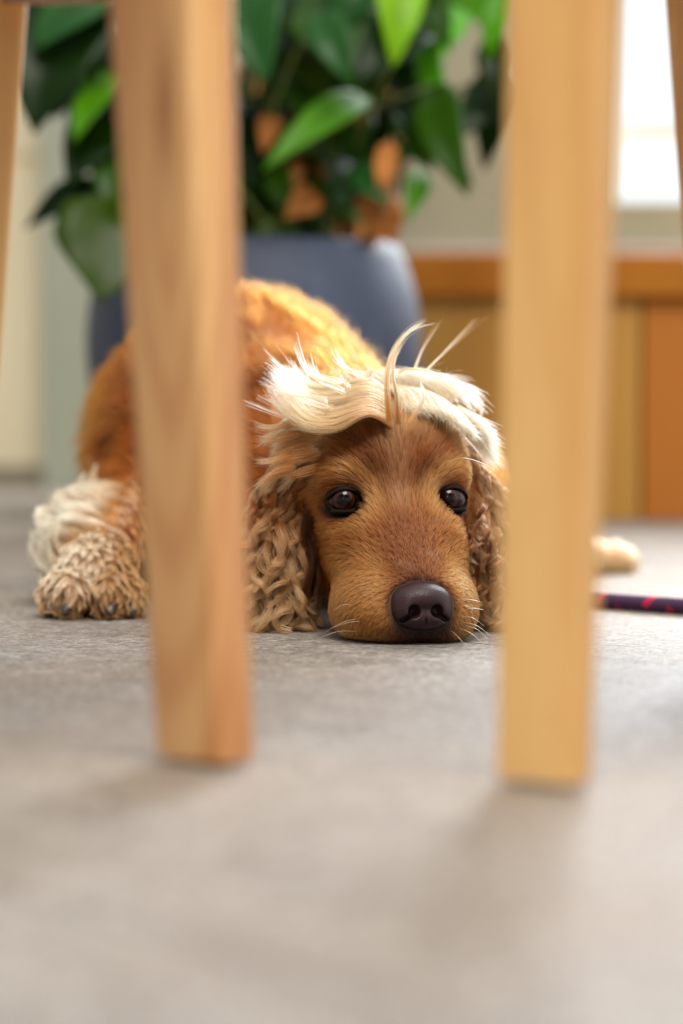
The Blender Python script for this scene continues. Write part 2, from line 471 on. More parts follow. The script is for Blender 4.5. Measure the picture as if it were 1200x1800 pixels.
# ------------------------------------------------------------------ planter with big leaved plant
PC = P(446, 600, 2.56); pcx, pcy = PC.x, 2.56
zr = P(446, 414, 2.56 - 0.155).z
plant = empty('potted_plant', (pcx, pcy, 0))
tag(plant, 'leafy green plant in a big round blue-grey pot behind the dog', 'potted plant')
bm = bmesh.new()
prof = [(0, 0), (0.115, 0), (0.122, 0.004), (0.150, 0.07), (0.170, 0.14), (0.1765, 0.20), (0.172, 0.25), (0.160, 0.29), (0.153, zr - 0.004), (0.151, zr), (0.145, zr + 0.0005), (0.142, zr - 0.004), (0.145, 0.26), (0.145, 0.255)]
def smooth_prof(pr, n=4):
    out = []
    for i in range(len(pr) - 1):
        p0 = pr[max(i - 1, 0)]; p1 = pr[i]; p2 = pr[i + 1]; p3 = pr[min(i + 2, len(pr) - 1)]
        for k in range(n):
            t = k / n
            out.append(tuple(0.5 * ((2 * p1[j]) + (-p0[j] + p2[j]) * t + (2 * p0[j] - 5 * p1[j] + 4 * p2[j] - p3[j]) * t * t + (-p0[j] + 3 * p1[j] - 3 * p2[j] + p3[j]) * t ** 3) for j in range(2)))
    out.append(pr[-1]); return out
lathe_bm(bm, prof[:3] + smooth_prof(prof[3:9]) + prof[9:], 72, (pcx, pcy))
from_bm('pot', bm, M['pot'], plant, True)
bm = bmesh.new(); lathe_bm(bm, [(0, 0.268), (0.06, 0.272), (0.12, 0.268), (0.144, 0.262)], 40, (pcx, pcy))
for v in bm.verts: v.co.z += random.uniform(-0.004, 0.004)
from_bm('soil', bm, M['soil'], plant, True)

leafV, leafF, leafC = [], [], []
def leaf(base, tip, width, col, up=(0, -0.4, 1), sag=0.12, fold=0.25, heart=0.0, nl=12, nw=6, wave=0.04):
    """one leaf blade: a curved, folded surface with real thickness given by a solidify modifier"""
    base, tip = Vector(base), Vector(tip)
    ax = tip - base; L = ax.length; t = ax / L
    up = Vector(up); up = (up - t * up.dot(t)).normalized(); s = t.cross(up).normalized()
    off = len(leafV); ph = random.uniform(0, 6)
    for i in range(nl + 1):
        q = i / nl
        w = width * 0.5 * (math.sin(math.pi * min(1, q ** (0.75 if not heart else 0.5))) ** 0.8) * (1 - 0.25 * q) * 1.15
        w = max(w, 0.0008)
        c = base + ax * q + up * (L * sag * 4 * q * (1 - q))
        back = -heart * width * 0.35 * max(0, 1 - q * 4)
        for j in range(nw + 1):
            r = j / nw * 2 - 1
            p = c + s * (w * r) + up * (abs(r) * w * fold + wave * w * math.sin(ph + q * 9) * abs(r)) + t * (back * abs(r))
            leafV.append(p)
            sh = 1.0 - 0.16 * (abs(r) < 0.2) + 0.12 * math.sin(ph + q * 25 + abs(r) * 3) * 0.5
            leafC.append(tuple(min(1, k * sh) for k in col[:3]) + (1,))
    for i in range(nl):
        for j in range(nw):
            a = off + i * (nw + 1) + j
            leafF.append((a, a + 1, a + nw + 2, a + nw + 1))
DG, MG, BG, YG, OG, SG = srgb(24, 52, 2), srgb(52, 92, 4), srgb(88, 150, 12), srgb(140, 190, 14), srgb(70, 92, 4), srgb(46, 98, 40)
stems = []
def L(px0, py0, px1, py1, w, col, d0=2.5, d1=2.45, up=(0, -0.6, 0.8), **kw):
    b_, t_ = P(px0, py0, d0), P(px1, py1, d1)
    leaf(b_, t_, w, col, up, **kw); stems.append(b_)
# left cluster: broad leaves
for a in [(150, -40, 60, 235, .12, DG, 2.45, 2.36), (60, -30, 120, 130, .09, MG, 2.5, 2.4), (215, 60, 95, 210, .085, DG, 2.5, 2.42), (130, -30, 170, 150, .07, MG, 2.5, 2.38),
          (230, 130, 130, 250, .05, BG, 2.44, 2.34), (235, 210, 120, 330, .075, DG, 2.46, 2.36), (240, 220, 190, 375, .07, MG, 2.44, 2.36), (190, 90, 215, 320, .09, DG, 2.48, 2.44),
          (40, -60, 30, 120, .08, MG, 2.55, 2.5), (100, -80, 200, 60, .08, OG, 2.42, 2.4), (200, -20, 60, 90, .07, SG, 2.4, 2.36), (245, 300, 170, 385, .06, DG, 2.5, 2.46),
          (250, 120, 300, 330, .10, DG, 2.5, 2.46), (330, 200, 300, 400, .09, MG, 2.5, 2.46), (290, 40, 350, 220, .1, DG, 2.5, 2.46)]:
    L(*a, up=(random.uniform(-.3, .3), -0.85, 0.5))
L(196, 398, 176, 530, .100, srgb(60, 84, 2), 2.33, 2.30, up=(0.1, -1, -0.35), heart=1.0, sag=0.03, fold=0.1)
# centre
for a in [(430, -60, 470, 150, .075, SG, 2.4, 2.32), (520, -40, 470, 110, .07, DG, 2.5, 2.45), (470, 60, 540, 190, .07, DG, 2.55, 2.5), (520, -20, 640, 170, .085, MG, 2.45, 2.38),
          (580, -60, 560, 60, .06, DG, 2.5, 2.45), (700, -80, 690, 120, .05, YG, 2.4, 2.36), (740, 40, 625, 150, .06, DG, 2.42, 2.36), (650, 170, 462, 300, .035, BG, 2.42, 2.34),
          (770, -40, 750, 170, .035, BG, 2.5, 2.45), (760, 150, 822, 345, .05, MG, 2.44, 2.36), (700, 160, 830, 330, .04, DG, 2.5, 2.42), (890, -40, 858, 110, .035, BG, 2.5, 2.48),
          (905, 120, 775, 262, .045, DG, 2.55, 2.5), (900, 130, 850, 300, .05, DG, 2.6, 2.55), (640, 190, 600, 330, .035, MG, 2.5, 2.46), (560, 180, 520, 340, .04, DG, 2.5, 2.46),
          (690, 170, 640, 330, .04, DG, 2.52, 2.48), (720, 190, 700, 300, .04, MG, 2.5, 2.46), (480, 180, 440, 340, .06, DG, 2.5, 2.45), (460, 300, 560, 400, .035, SG, 2.5, 2.44),
          (520, 330, 640, 395, .03, MG, 2.46, 2.42), (620, 290, 680, 360, .03, SG, 2.44, 2.4), (740, 300, 715, 390, .025, BG, 2.46, 2.42), (590, 230, 620, 380, .03, DG, 2.5, 2.46),
          (650, 240, 600, 370, .03, OG, 2.5, 2.46), (430, 200, 520, 380, .04, DG, 2.55, 2.5), (420, 380, 470, 300, .05, OG, 2.5, 2.5), (800, -60, 770, 110, .05, srgb(120, 180, 80), 2.5, 2.48),
          (560, 20, 615, 150, .04, SG, 2.36, 2.33), (640, -70, 600, 60, .06, SG, 2.42, 2.4)]:
    L(*a, up=(random.uniform(-.35, .35), -0.8, random.uniform(0.2, 0.7)))
for a in [(760, -80, 700, 60, .045, BG, 2.42, 2.4), (720, -60, 790, 90, .04, MG, 2.45, 2.42), (800, -90, 840, 40, .05, BG, 2.5, 2.48), (660, 60, 720, 190, .05, DG, 2.5, 2.47), (745, 90, 770, 210, .03, BG, 2.5, 2.47), (560, 160, 640, 260, .05, MG, 2.52, 2.5), (610, 200, 560, 320, .045, MG, 2.5, 2.48), (520, 240, 500, 360, .05, DG, 2.5, 2.46), (700, 200, 760, 300, .04, MG, 2.52, 2.5), (870, 60, 880, 200, .04, DG, 2.5, 2.48), (650, 100, 560, 200, .06, DG, 2.52, 2.5)]:
    L(*a, up=(random.uniform(-.35, .35), -0.8, random.uniform(0.1, 0.5)))
# many smaller leaves filling the crown
for i in range(150):
    px = random.gauss(470, 170); py = random.uniform(-160, 395)
    if px < 40 or px > 860: continue
    if px < 150 and py > 200: continue
    if px > 640 and py > 130 and random.random() < .85: continue
    if px > 740 and random.random() < .7: continue
    if 500 < px < 720 and py > 110 and random.random() < .7: continue
    a = random.uniform(-0.6, 0.6) + (0.5 if px < 446 else -0.5); ln = random.uniform(70, 170)
    d = random.uniform(2.45, 2.72)
    L(px, py, px - math.sin(a) * ln, py + math.cos(a) * ln * 0.9, random.uniform(.025, .07), random.choice([DG, DG, MG, OG, DG]), d, d - random.uniform(0, .08),
      up=(random.uniform(-.5, .5), -0.8, random.uniform(0, 0.8)))
me = bpy.data.meshes.new('foliage'); me.from_pydata([tuple(v) for v in leafV], [], leafF)
ca = me.color_attributes.new('leaf_col', 'FLOAT_COLOR', 'POINT'); ca.data.foreach_set('color', np.array(leafC, dtype=np.float32).ravel())
fo = link_mesh('foliage', me, M['leaf'], plant, True)
md = fo.modifiers.new('thick', 'SOLIDIFY'); md.thickness = 0.0006; md.offset = 0
bm = bmesh.new()
for i, s in enumerate(stems):
    if i % 2 and i > 45: continue
    a0 = random.uniform(0, 6.28); r0 = random.uniform(0.01, 0.10)
    st = Vector((pcx + r0 * math.cos(a0), pcy + r0 * math.sin(a0), 0.266))
    if s.z < 0.285: continue
    mid = (st + s) / 2 + Vector(((s.x - st.x) * -0.25, 0, 0.04))
    pts = [st * (1 - t) ** 2 + mid * 2 * t * (1 - t) + s * t * t for t in [k / 8 for k in range(9)]]
    tube_bm(bm, pts, [0.0032 - 0.0015 * k / 8 for k in range(9)], 6)
from_bm('stems', bm, M['stem'], plant, True)
bm = bmesh.new()
for px, py0, d in ((660, 80, 2.5), (700, 240, 2.47), (560, 120, 2.6), (610, 60, 2.62), (470, 200, 2.55)):
    b0 = Vector((P(px, 300, d).x * 0.7 + pcx * 0.3, d, 0.266))
    t0 = P(px, py0, d)
    tube_bm(bm, [b0, b0.lerp(t0, .5) + Vector((0.006, 0, 0)), t0], [0.009, 0.008, 0.006], 8)
from_bm('cane', bm, M['cane'], plant, True)
# dry curled leaves under the crown
leafV, leafF, leafC = [], [], []
for (x0, y0, x1, y1, w) in [(605, 230, 550, 320, .018), (645, 150, 610, 250, .018), (530, 280, 500, 360, .016), (700, 300, 650, 340, .014), (475, 250, 458, 320, .025), (684, 250, 668, 350, .022), (650, 60, 640, 150, .05), (640, 330, 668, 425, .03), (560, 340, 500, 385, .03), (590, 270, 570, 330, .025), (480, 200, 462, 270, .022), (610, 15, 520, 30, .05), (700, 270, 640, 320, .04), (620, 190, 606, 250, .025), (680, 350, 690, 430, .03), (500, 350, 450, 400, .04)]:
    dd = random.uniform(2.42, 2.54)
    leaf(P(x0, y0, dd), P(x1, y1, dd - .02), w, random.choice([srgb(214, 150, 84), srgb(196, 122, 44), srgb(180, 128, 40)]), (0, -1, .2), wave=.2)
me = bpy.data.meshes.new('dry_leaves'); me.from_pydata([tuple(v) for v in leafV], [], leafF)
o = link_mesh('dry_leaves', me, M['root'], plant, True); o['label'] = 'tan dried leaves'
md = o.modifiers.new('thick', 'SOLIDIFY'); md.thickness = 0.0006; md.offset = 0

# ------------------------------------------------------------------ stools in front
def leg_bm(bm, foot, top, wf, tf, wt, tt, yaw, z0):
    """tapered rectangular leg; wf x tf section at the foot, wt x tt at the top, turned by yaw"""
    foot, top = Vector(foot), Vector(top)
    cs, sn = math.cos(yaw), math.sin(yaw)
    rings = []
    N = 14
    for i in range(N + 1):
        t = i / N
        c = foot.lerp(top, t); w = (wf + (wt - wf) * t) / 2; h = (tf + (tt - tf) * t) / 2
        rr = min(w, h) * 0.30
        ring = []
        for (sx_, sy_) in ((1, 1), (-1, 1), (-1, -1), (1, -1)):
            a0 = math.atan2(sy_, sx_) - math.pi / 4
            for k in range(5):
                a = a0 + k * math.pi / 8
                x = sx_ * (w - rr) + rr * math.cos(a); y = sy_ * (h - rr) + rr * math.sin(a)
                ring.append(bm.verts.new((c.x + x * cs - y * sn, c.y + x * sn + y * cs, z0 if i == 0 else c.z)))
        rings.append(ring)
    n = len(rings[0])
    for a, b_ in zip(rings[:-1], rings[1:]):
        for k in range(n): bm.faces.new((a[k], a[(k + 1) % n], b_[(k + 1) % n], b_[k]))
    bm.faces.new(rings[0][::-1]); bm.faces.new(rings[-1])
    return bm

def add_leg(stool, foot, top, yaw, mat, sf=(0.036, 0.021), st=(0.047, 0.028)):
    bm = bmesh.new(); leg_bm(bm, foot, top, sf[0], sf[1], st[0], st[1], yaw, 0.0025)
    lg = from_bm('leg', bm, mat, stool)
    for p in lg.data.polygons: p.use_smooth = True
    m_ = lg.modifiers.new('e', 'EDGE_SPLIT'); m_.split_angle = math.radians(50)
    bm = bmesh.new(); leg_bm(bm, foot, Vector(foot) + Vector((0, 0, 0.0024)), sf[0] * .94, sf[1] * .94, sf[0] * .94, sf[1] * .94, yaw, 0.0)
    pd = from_bm('foot_pad', bm, M['pad'], None)
    pd.parent = lg; pd.matrix_parent_inverse = (Matrix.Translation(stool.location)).inverted()
    return lg

def rail(stool, a, b_, h0, h1, mat, ztop, th=0.02):
    """apron board from a to b; h0/h1 heights of its lower edge at each end"""
    a, b_ = Vector(a), Vector(b_); d = (b_ - a); d.z = 0; n = Vector((-d.y, d.x, 0)).normalized() * th / 2
    bm = bmesh.new(); N = 10; rows = []
    for i in range(N + 1):
        t = i / N; p = a.lerp(b_, t); zl = h0 + (h1 - h0) * t
        rows.append([bm.verts.new((p.x + s * n.x, p.y + s * n.y, z_)) for s, z_ in ((-1, zl), (1, zl), (1, ztop), (-1, ztop))])
    for r0, r1 in zip(rows[:-1], rows[1:]):
        for k in range(4): bm.faces.new((r0[k], r0[(k + 1) % 4], r1[(k + 1) % 4], r1[k]))
    bm.faces.new(rows[0]); bm.faces.new(rows[-1][::-1])
    return from_bm('rail', bm, mat, stool)

ZS = 0.425
def at_px(px_foot, d_foot, px_top, d_top, z_top=ZS):
    """foot centre on the floor and top centre, from where the leg crosses the photo's top edge"""
    f_ = Vector(((px_foot - 600) / FPX * d_foot, d_foot, 0.0))
    zt_ = CAM_H + 700 / FPX * d_top
    t_ = Vector(((px_top - 600) / FPX * d_top, d_top, zt_))
    k_ = z_top / zt_
    return f_, f_ + (t_ - f_) * k_
# left stool
DA = 0.957
fA, tA = at_px(359, DA, 302, DA + 0.02)
fB, tB = at_px(-100, 1.235, -10, 1.215)
sl = empty('wooden_stool', (-0.27, 1.02, 0)); tag(sl, 'pale wooden stool on the left, its front leg beside the dog\'s paw', 'stool', 'wooden stools in the foreground')
v = fB - fA; side = Vector((-v.y, v.x, 0))
fC, fD = fA + side, fB + side
cen = (tA + tB) / 2 + Vector((-v.y, v.x, 0)) * 0.36
tC = Vector((tB.x, tB.y, ZS)) + side * 0.72; tC = tA + side * 0.74; tD = tB + side * 0.74
yl = math.radians(-40)
add_leg(sl, fA, tA, yl, M['oak'], (0.0362, 0.0215), (0.0500, 0.0300))
add_leg(sl, fB, tB, math.radians(10), M['oak_right'], (0.03, 0.028), (0.037, 0.034))
add_leg(sl, fC, tC, yl, M['oak']); add_leg(sl, fD, tD, yl, M['oak_right'])
rb = P(0, 22, 1.215).z; ra = P(185, 10, 1.05).z
rail(sl, (tB.x + 0.012, tB.y - 0.02, 0), (tA.x - 0.02, tA.y + 0.03, 0), rb, ra - 0.003, M['oak_rail'], ZS - 0.002)
rail(sl, tA + (tC - tA) * .1, tA + (tC - tA) * .9, 0.35, 0.35, M['oak_rail'], ZS - 0.002)
rail(sl, tB + (tD - tB) * .1, tB + (tD - tB) * .9, 0.36, 0.36, M['oak_rail'], ZS - 0.002)
rail(sl, tC + (tD - tC) * .1, tC + (tD - tC) * .9, 0.36, 0.36, M['oak_rail'], ZS - 0.002)
c0 = (tA + tB + tC + tD) / 4
bm = bmesh.new(); lathe_bm(bm, [(0, ZS), (0.2, ZS), (0.208, ZS + .006), (0.208, ZS + .018), (0.2, ZS + .025), (0, ZS + .022)], 48, (c0.x, c0.y))
from_bm('seat', bm, M['oak'], sl)
# right stool
DR = 0.902
fA, tA = at_px(957, DR, 990, DR + 0.02)
fB, tB = at_px(1310, 1.27, 1226, 1.25)
sr = empty('wooden_stool', (0.3, 1.0, 0)); tag(sr, 'pale wooden stool on the right, its front leg beside the dog\'s right ear', 'stool', 'wooden stools in the foreground')
v = fB - fA; side = Vector((v.y, -v.x, 0))
fC, fD = fA + side, fB + side; tC = tA + side * 0.74; tD = tB + side * 0.74
yr = math.radians(-33)
add_leg(sr, fA, tA, yr, M['oak_right'], (0.0330, 0.0165), (0.0440, 0.0225))
add_leg(sr, fB, tB, math.radians(-10), M['oak'], (0.03, 0.028), (0.037, 0.034))
add_leg(sr, fC, tC, yr, M['oak']); add_leg(sr, fD, tD, yr, M['oak_right'])
for a_, b_ in ((tA, tB), (tA, tC), (tB, tD), (tC, tD)):
    rail(sr, a_ + (b_ - a_) * .1, a_ + (b_ - a_) * .9, 0.372, 0.372, M['oak_rail'], ZS - 0.002)
c0 = (tA + tB + tC + tD) / 4
bm = bmesh.new(); lathe_bm(bm, [(0, ZS), (0.2, ZS), (0.208, ZS + .006), (0.208, ZS + .018), (0.2, ZS + .025), (0, ZS + .022)], 48, (c0.x, c0.y))
from_bm('seat', bm, M['oak'], sr)

# ------------------------------------------------------------------ leash on the floor
def leash():
    ctrl = [Vector((0.62, 1.50, .0055)), Vector((0.5, 1.53, .0055)), P(1330, 1078, 1.585), P(1200, 1069, 1.617), P(1065, 1058, 1.66), Vector((0.15, 1.70, .0055)), Vector((0.115, 1.74, .0058))]
    for c in ctrl: c.z = 0.0056
    pts = []
    for i in range(len(ctrl) - 1):
        p0, p1, p2, p3 = ctrl[max(i - 1, 0)], ctrl[i], ctrl[i + 1], ctrl[min(i + 2, len(ctrl) - 1)]
        for k in range(12):
            t = k / 12
            pts.append(0.5 * ((2 * p1) + (-p0 + p2) * t + (2 * p0 - 5 * p1 + 4 * p2 - p3) * t * t + (-p0 + 3 * p1 - 3 * p2 + p3) * t ** 3))
    pts.append(ctrl[-1])
    bm = bmesh.new(); n = 16; tube_bm(bm, pts, 0.0054, n)
    uv = bm.loops.layers.uv.new('UVMap')
    bm.verts.ensure_lookup_table()
    for f_ in bm.faces:
        if len(f_.verts) != 4: continue
        ids = [v_.index if v_.index >= 0 else 0 for v_ in f_.verts]
    bm.verts.index_update()
    for f_ in bm.faces:
        ks = [l_.vert.index % n for l_ in f_.loops]
        wrap = (0 in ks) and (n - 1 in ks)
        for l_ in f_.loops:
            i_, k_ = divmod(l_.vert.index, n)
            u_ = (k_ + (n if (wrap and k_ == 0) else 0)) / n
            l_[uv].uv = (u_, i_ * 0.01)
    o = from_bm('leash', bm, M['rope'], None, True)
    tag(o, 'purple braided rope leash with red flecks lying on the floor', 'leash')
leash()
# ------------------------------------------------------------------ the dog: one implicit body surface
PSI = math.radians(11)
HO = np.array([0.0346, 1.487, 0.0])                       # under the middle of the eyes
HS = np.array([math.cos(PSI), math.sin(PSI), 0.0])        # head's sideways axis (photo right)
HF = np.array([math.sin(PSI), -math.cos(PSI), 0.0])       # head's forward axis
HU = np.array([0.0, 0.0, 1.0])
HM = np.stack([HS, HF, HU], 1)                            # local -> world
def toL(p): return (p - HO) @ HM
def toW(q): return np.asarray(q, float) @ HM.T + HO
def nrm(a): return np.sqrt((a * a).sum(-1))
def unit(a): return a / np.maximum(nrm(a), 1e-9)[..., None]
def ell(p, c, r, ang=None):
    q = p - np.array(c)
    if ang is not None: q = q @ ang
    r = np.array(r); k0 = nrm(q / r); k1 = nrm(q / (r * r))
    return k0 * (k0 - 1) / np.maximum(k1, 1e-9)
def cap(p, a, b, r1, r2):
    a, b = np.array(a, float), np.array(b, float); ba = b - a
    t = np.clip(((p - a) @ ba) / (ba @ ba), 0, 1)
    return nrm(p - a - t[..., None] * ba) - (r1 + (r2 - r1) * t)
def smin(a, b, k):
    h = np.maximum(k - np.abs(a - b), 0) / k
    return np.minimum(a, b) - h * h * k * 0.25
def smax(a, b, k): return -smin(-a, -b, k)
def rot(axis, deg):
    return np.array(Matrix.Rotation(math.radians(deg), 3, axis))
EYE = [(-0.0330, -0.0035, 0.0822), (0.0330, -0.0035, 0.0826)]
def sd_head(p):
    q = toL(p); x, y, z = q[..., 0], q[..., 1], q[..., 2]
    d = ell(q, (0, -.058, .092), (.056, .060, .051))
    d = smin(d, ell(q, (0, -.026, .098), (.040, .032, .034)), .02)
    for s in (-1, 1):
        d = smin(d, ell(q, (s * .0235, -.030, .060), (.0205, .034, .040)), .022)
        d = smin(d, ell(q, (s * .029, -.010, .0985), (.0145, .012, .010)), .012)      # brow
        d = smin(d, ell(q, (s * .0200, .004, .054), (.0170, .024, .027)), .02)
        d = smin(d, cap(q, (s * .0190, -.004, .052), (s * .0205, .034, .026), .0165, .0150), .016)
    d = smin(d, cap(q, (0, -.006, .067), (0, .050, .0325), .0220, .0150), .018)       # bridge
    d = smin(d, cap(q, (0, -.030, .030), (0, .046, .016), .0260, .0150), .02)        # jaw
    d = smin(d, ell(q, (-.0265, .032, .0165), (.0190, .033, .0185)), .018)              # flews
    d = smin(d, ell(q, (.0215, .036, .0160), (.0165, .029, .0175)), .018)
    d = smin(d, ell(q, (-.012, .056, .0095), (.015, .014, .0115)), .008)
    d = smin(d, ell(q, (.012, .056, .0095), (.014, .014, .0115)), .008)
    d = smin(d, ell(q, (0, .052, .0240), (.0175, .0115, .0135)), .008)
    for i, e in enumerate(EYE):                                                        # eye sockets
        s = -1 if i == 0 else 1
        d = smax(d, -ell(q, (e[0], e[1] + .0095, e[2] - .001), (.0118, .0105, .0095)), .006)
    return d
EAR_L = [(-.048, -.052, .106), (-.060, -.048, .078), (-.066, -.044, .048), (-.066, -.040, .020)]
EAR_R = [(.047, -.048, .104), (.056, -.042, .078), (.060, -.034, .048), (.057, -.024, .020)]
def sd_ear(p, pts, rs=(.013, .0175, .0205, .0155)):
    q = toL(p); d = None
    for a, b, r1, r2 in zip(pts[:-1], pts[1:], rs[:-1], rs[1:]):
        sc = np.array([1, 1.55, 1.0])                        # flattened fore and aft
        e = cap(q * sc, np.array(a) * sc, np.array(b) * sc, r1, r2)
        d = e if d is None else smin(d, e, .01)
    return d * 0.8
def sd_trunk(p):
    d = cap(p, (.012, 1.575, .098), (-.012, 1.66, .100), .047, .060)
    d = smin(d, cap(p, (-.022, 1.68, .092), (-.078, 1.86, .124), .064, .088), .04)
    d = smin(d, cap(p, (-.072, 1.86, .124), (-.112, 1.98, .112), .090, .086), .03)
    d = smin(d, ell(p, (-.128, 1.875, .082), (.054, .100, .078)), .03)         # thigh
    d = smin(d, ell(p, (.05, 1.76, .062), (.07, .10, .058)), .03)             # far shoulder
    return d
def sd_foreleg(p):      # the feathered forearm that ends in the near paw
    d = cap(p, (-.145, 1.80, .055), (-.172, 1.705, .040), .034, .027)
    d = smin(d, cap(p, (-.172, 1.705, .040), (-.166, 1.650, .030), .027, .020), .02)
    return d
TOES = [(-.1885, 1.604, .0135, .0090), (-.1785, 1.592, .0155, .0095), (-.1520, 1.590, .0160, .0098), (-.1415, 1.600, .0140, .0090)]
def sd_paw(p):
    d = cap(p, (-.166, 1.650, .030), (-.1655, 1.618, .0225), .0205, .0180)
    d = smin(d, ell(p, (-.166, 1.618, .019), (.026, .022, .018)), .012)
    t = None
    for x, y, z, r in TOES:
        e = ell(p, (x, y, z), (r, r * 1.7, r * 1.35)); t = e if t is None else smin(t, e, .002)
    return smin(d, t, .006)
def sd_farleg(p):
    d = cap(p, (.085, 1.84, .045), (.165, 1.96, .020), .036, .016)
    d = smin(d, cap(p, (.165, 1.96, .020), (.222, 2.01, .012), .016, .009), .01)
    return smin(d, ell(p, (.226, 2.012, .0105), (.018, .016, .0095)), .01)
def sdf_parts(p):
    return [sd_head(p), sd_ear(p, EAR_L), sd_ear(p, EAR_R), sd_trunk(p), sd_foreleg(p), sd_paw(p), sd_farleg(p)]
def sdf(p):
    h, el, er, t, fl, pw, fr = sdf_parts(p)
    d = smin(h, t, .035); d = smin(d, el, .008); d = smin(d, er, .008)
    d = smin(d, smin(fl, pw, .012), .02); d = smin(d, fr, .03)
    return smax(d, .0015 - p[..., 2], .004)
def grad(p, f=None, h=4e-4):
    f = f or sdf
    g = np.empty_like(p)
    for i in range(3):
        e = np.zeros(3); e[i] = h
        g[..., i] = f(p + e) - f(p - e)
    return unit(g)

def surface_net(f, lo, hi, step, coarse=5):
    """mesh the zero level of f: coarse pass first, fine cells only near the surface"""
    lo = np.array(lo, float); n = np.ceil((np.array(hi) - lo) / step / coarse).astype(int) * coarse
    cn = n // coarse
    ax = [lo[i] + (np.arange(cn[i]) + 0.5) * step * coarse for i in range(3)]
    g = np.stack(np.meshgrid(*ax, indexing='ij'), -1)
    cd = f(g.reshape(-1, 3)).reshape(cn)
    near = np.abs(cd) < step * coarse * 1.6
    D = np.repeat(np.repeat(np.repeat(np.where(cd > 0, 1.0, -1.0), coarse, 0), coarse, 1), coarse, 2).astype(np.float32)
    nf = np.repeat(np.repeat(np.repeat(near, coarse, 0), coarse, 1), coarse, 2)
    idx = np.argwhere(nf)
    for c in range(0, len(idx), 400000):
        s = idx[c:c + 400000]
        D[s[:, 0], s[:, 1], s[:, 2]] = f(lo + s * step)
    S = D < 0
    a = S[:-1, :-1, :-1]; same = np.ones(a.shape, bool)
    cs = [(i, j, k) for i in (0, 1) for j in (0, 1) for k in (0, 1)]
    m = a.shape
    for i, j, k in cs: same &= (S[i:i + m[0], j:j + m[1], k:k + m[2]] == a)
    cells = np.argwhere(~same); cid = -np.ones(m, int); cid[tuple(cells.T)] = np.arange(len(cells))
    acc = np.zeros((len(cells), 3)); cnt = np.zeros(len(cells))
    for i in range(3):
        for u in (0, 1):
            for w in (0, 1):
                o0 = [0, 0, 0]; o1 = [0, 0, 0]; j, k = [q for q in range(3) if q != i]
                o0[j] = o1[j] = u; o0[k] = o1[k] = w; o1[i] = 1
                d0 = D[tuple((cells + o0).T)]; d1 = D[tuple((cells + o1).T)]
                cr = (d0 < 0) != (d1 < 0); t = np.where(cr, d0 / np.where(cr, d0 - d1, 1), 0)
                pt = np.array(o0, float)[None] + t[:, None] * (np.array(o1) - np.array(o0))[None]
                acc[cr] += pt[cr]; cnt[cr] += 1
    V = lo + (cells + acc / cnt[:, None]) * step
    F = []
    for i in range(3):
        j, k = (i + 1) % 3, (i + 2) % 3
        e1 = [0, 0, 0]; e1[i] = 1
        A = S[:m[0], :m[1], :m[2]]
        B = S[e1[0]:e1[0] + m[0], e1[1]:e1[1] + m[1], e1[2]:e1[2] + m[2]]
        ed = np.argwhere(A != B); ed = ed[(ed[:, j] > 0) & (ed[:, k] > 0)]
        oj = np.zeros(3, int); oj[j] = 1; ok = np.zeros(3, int); ok[k] = 1
        q = np.stack([cid[tuple((ed - oj - ok).T)], cid[tuple((ed - ok).T)], cid[tuple(ed.T)], cid[tuple((ed - oj).T)]], 1)
        flip = B[tuple(ed.T)]
        q[flip] = q[flip][:, ::-1]
        F.append(q[(q >= 0).all(1)])
    F = np.concatenate(F)
    g = grad(V, f, step * .2); V = V - g * f(V)[:, None] * 0.9
    return V, F

def np_mesh(name, V, F, mat, parent=None, colors=None, cname='skin_col'):
    me = bpy.data.meshes.new(name)
    me.vertices.add(len(V)); me.vertices.foreach_set('co', V.astype(np.float32).ravel())
    me.loops.add(F.size); me.loops.foreach_set('vertex_index', F.astype(np.int32).ravel())
    me.polygons.add(len(F)); me.polygons.foreach_set('loop_start', np.arange(0, F.size, 4, dtype=np.int32))
    me.update(calc_edges=True); me.validate()
    if colors is not None:
        ca = me.color_attributes.new(cname, 'FLOAT_COLOR', 'POINT')
        ca.data.foreach_set('color', np.concatenate([colors, np.ones((len(colors), 1))], 1).astype(np.float32).ravel())
    return link_mesh(name, me, mat, parent, True)

def sd_nose(p):
    q = toL(p)
    d = ell(q, (0, .0640, .0268), (.0168, .0145, .0098))
    for s in (-1, 1):
        d = smin(d, ell(q, (s * .0098, .0660, .0205), (.0085, .0120, .0105)), .004)
        d = smin(d, ell(q, (s * .0052, .0690, .0165), (.0074, .0095, .0078)), .003)
    d = smin(d, ell(q, (0, .0690, .0155), (.0066, .0085, .0068)), .003)
    for s in (-1, 1):
        d = smax(d, -ell(q, (s * .0068, .0790, .0203), (.0037, .0095, .0040)), .0014)
        r = rot('Y', s * 32)
        d = smax(d, -ell(q, (s * .0112, .0765, .0160), (.0052, .0085, .0017), r), .0014)
    d = smax(d, -ell(q, (0, .0795, .0100), (.00060, .0040, .0080)), .0010)
    return d

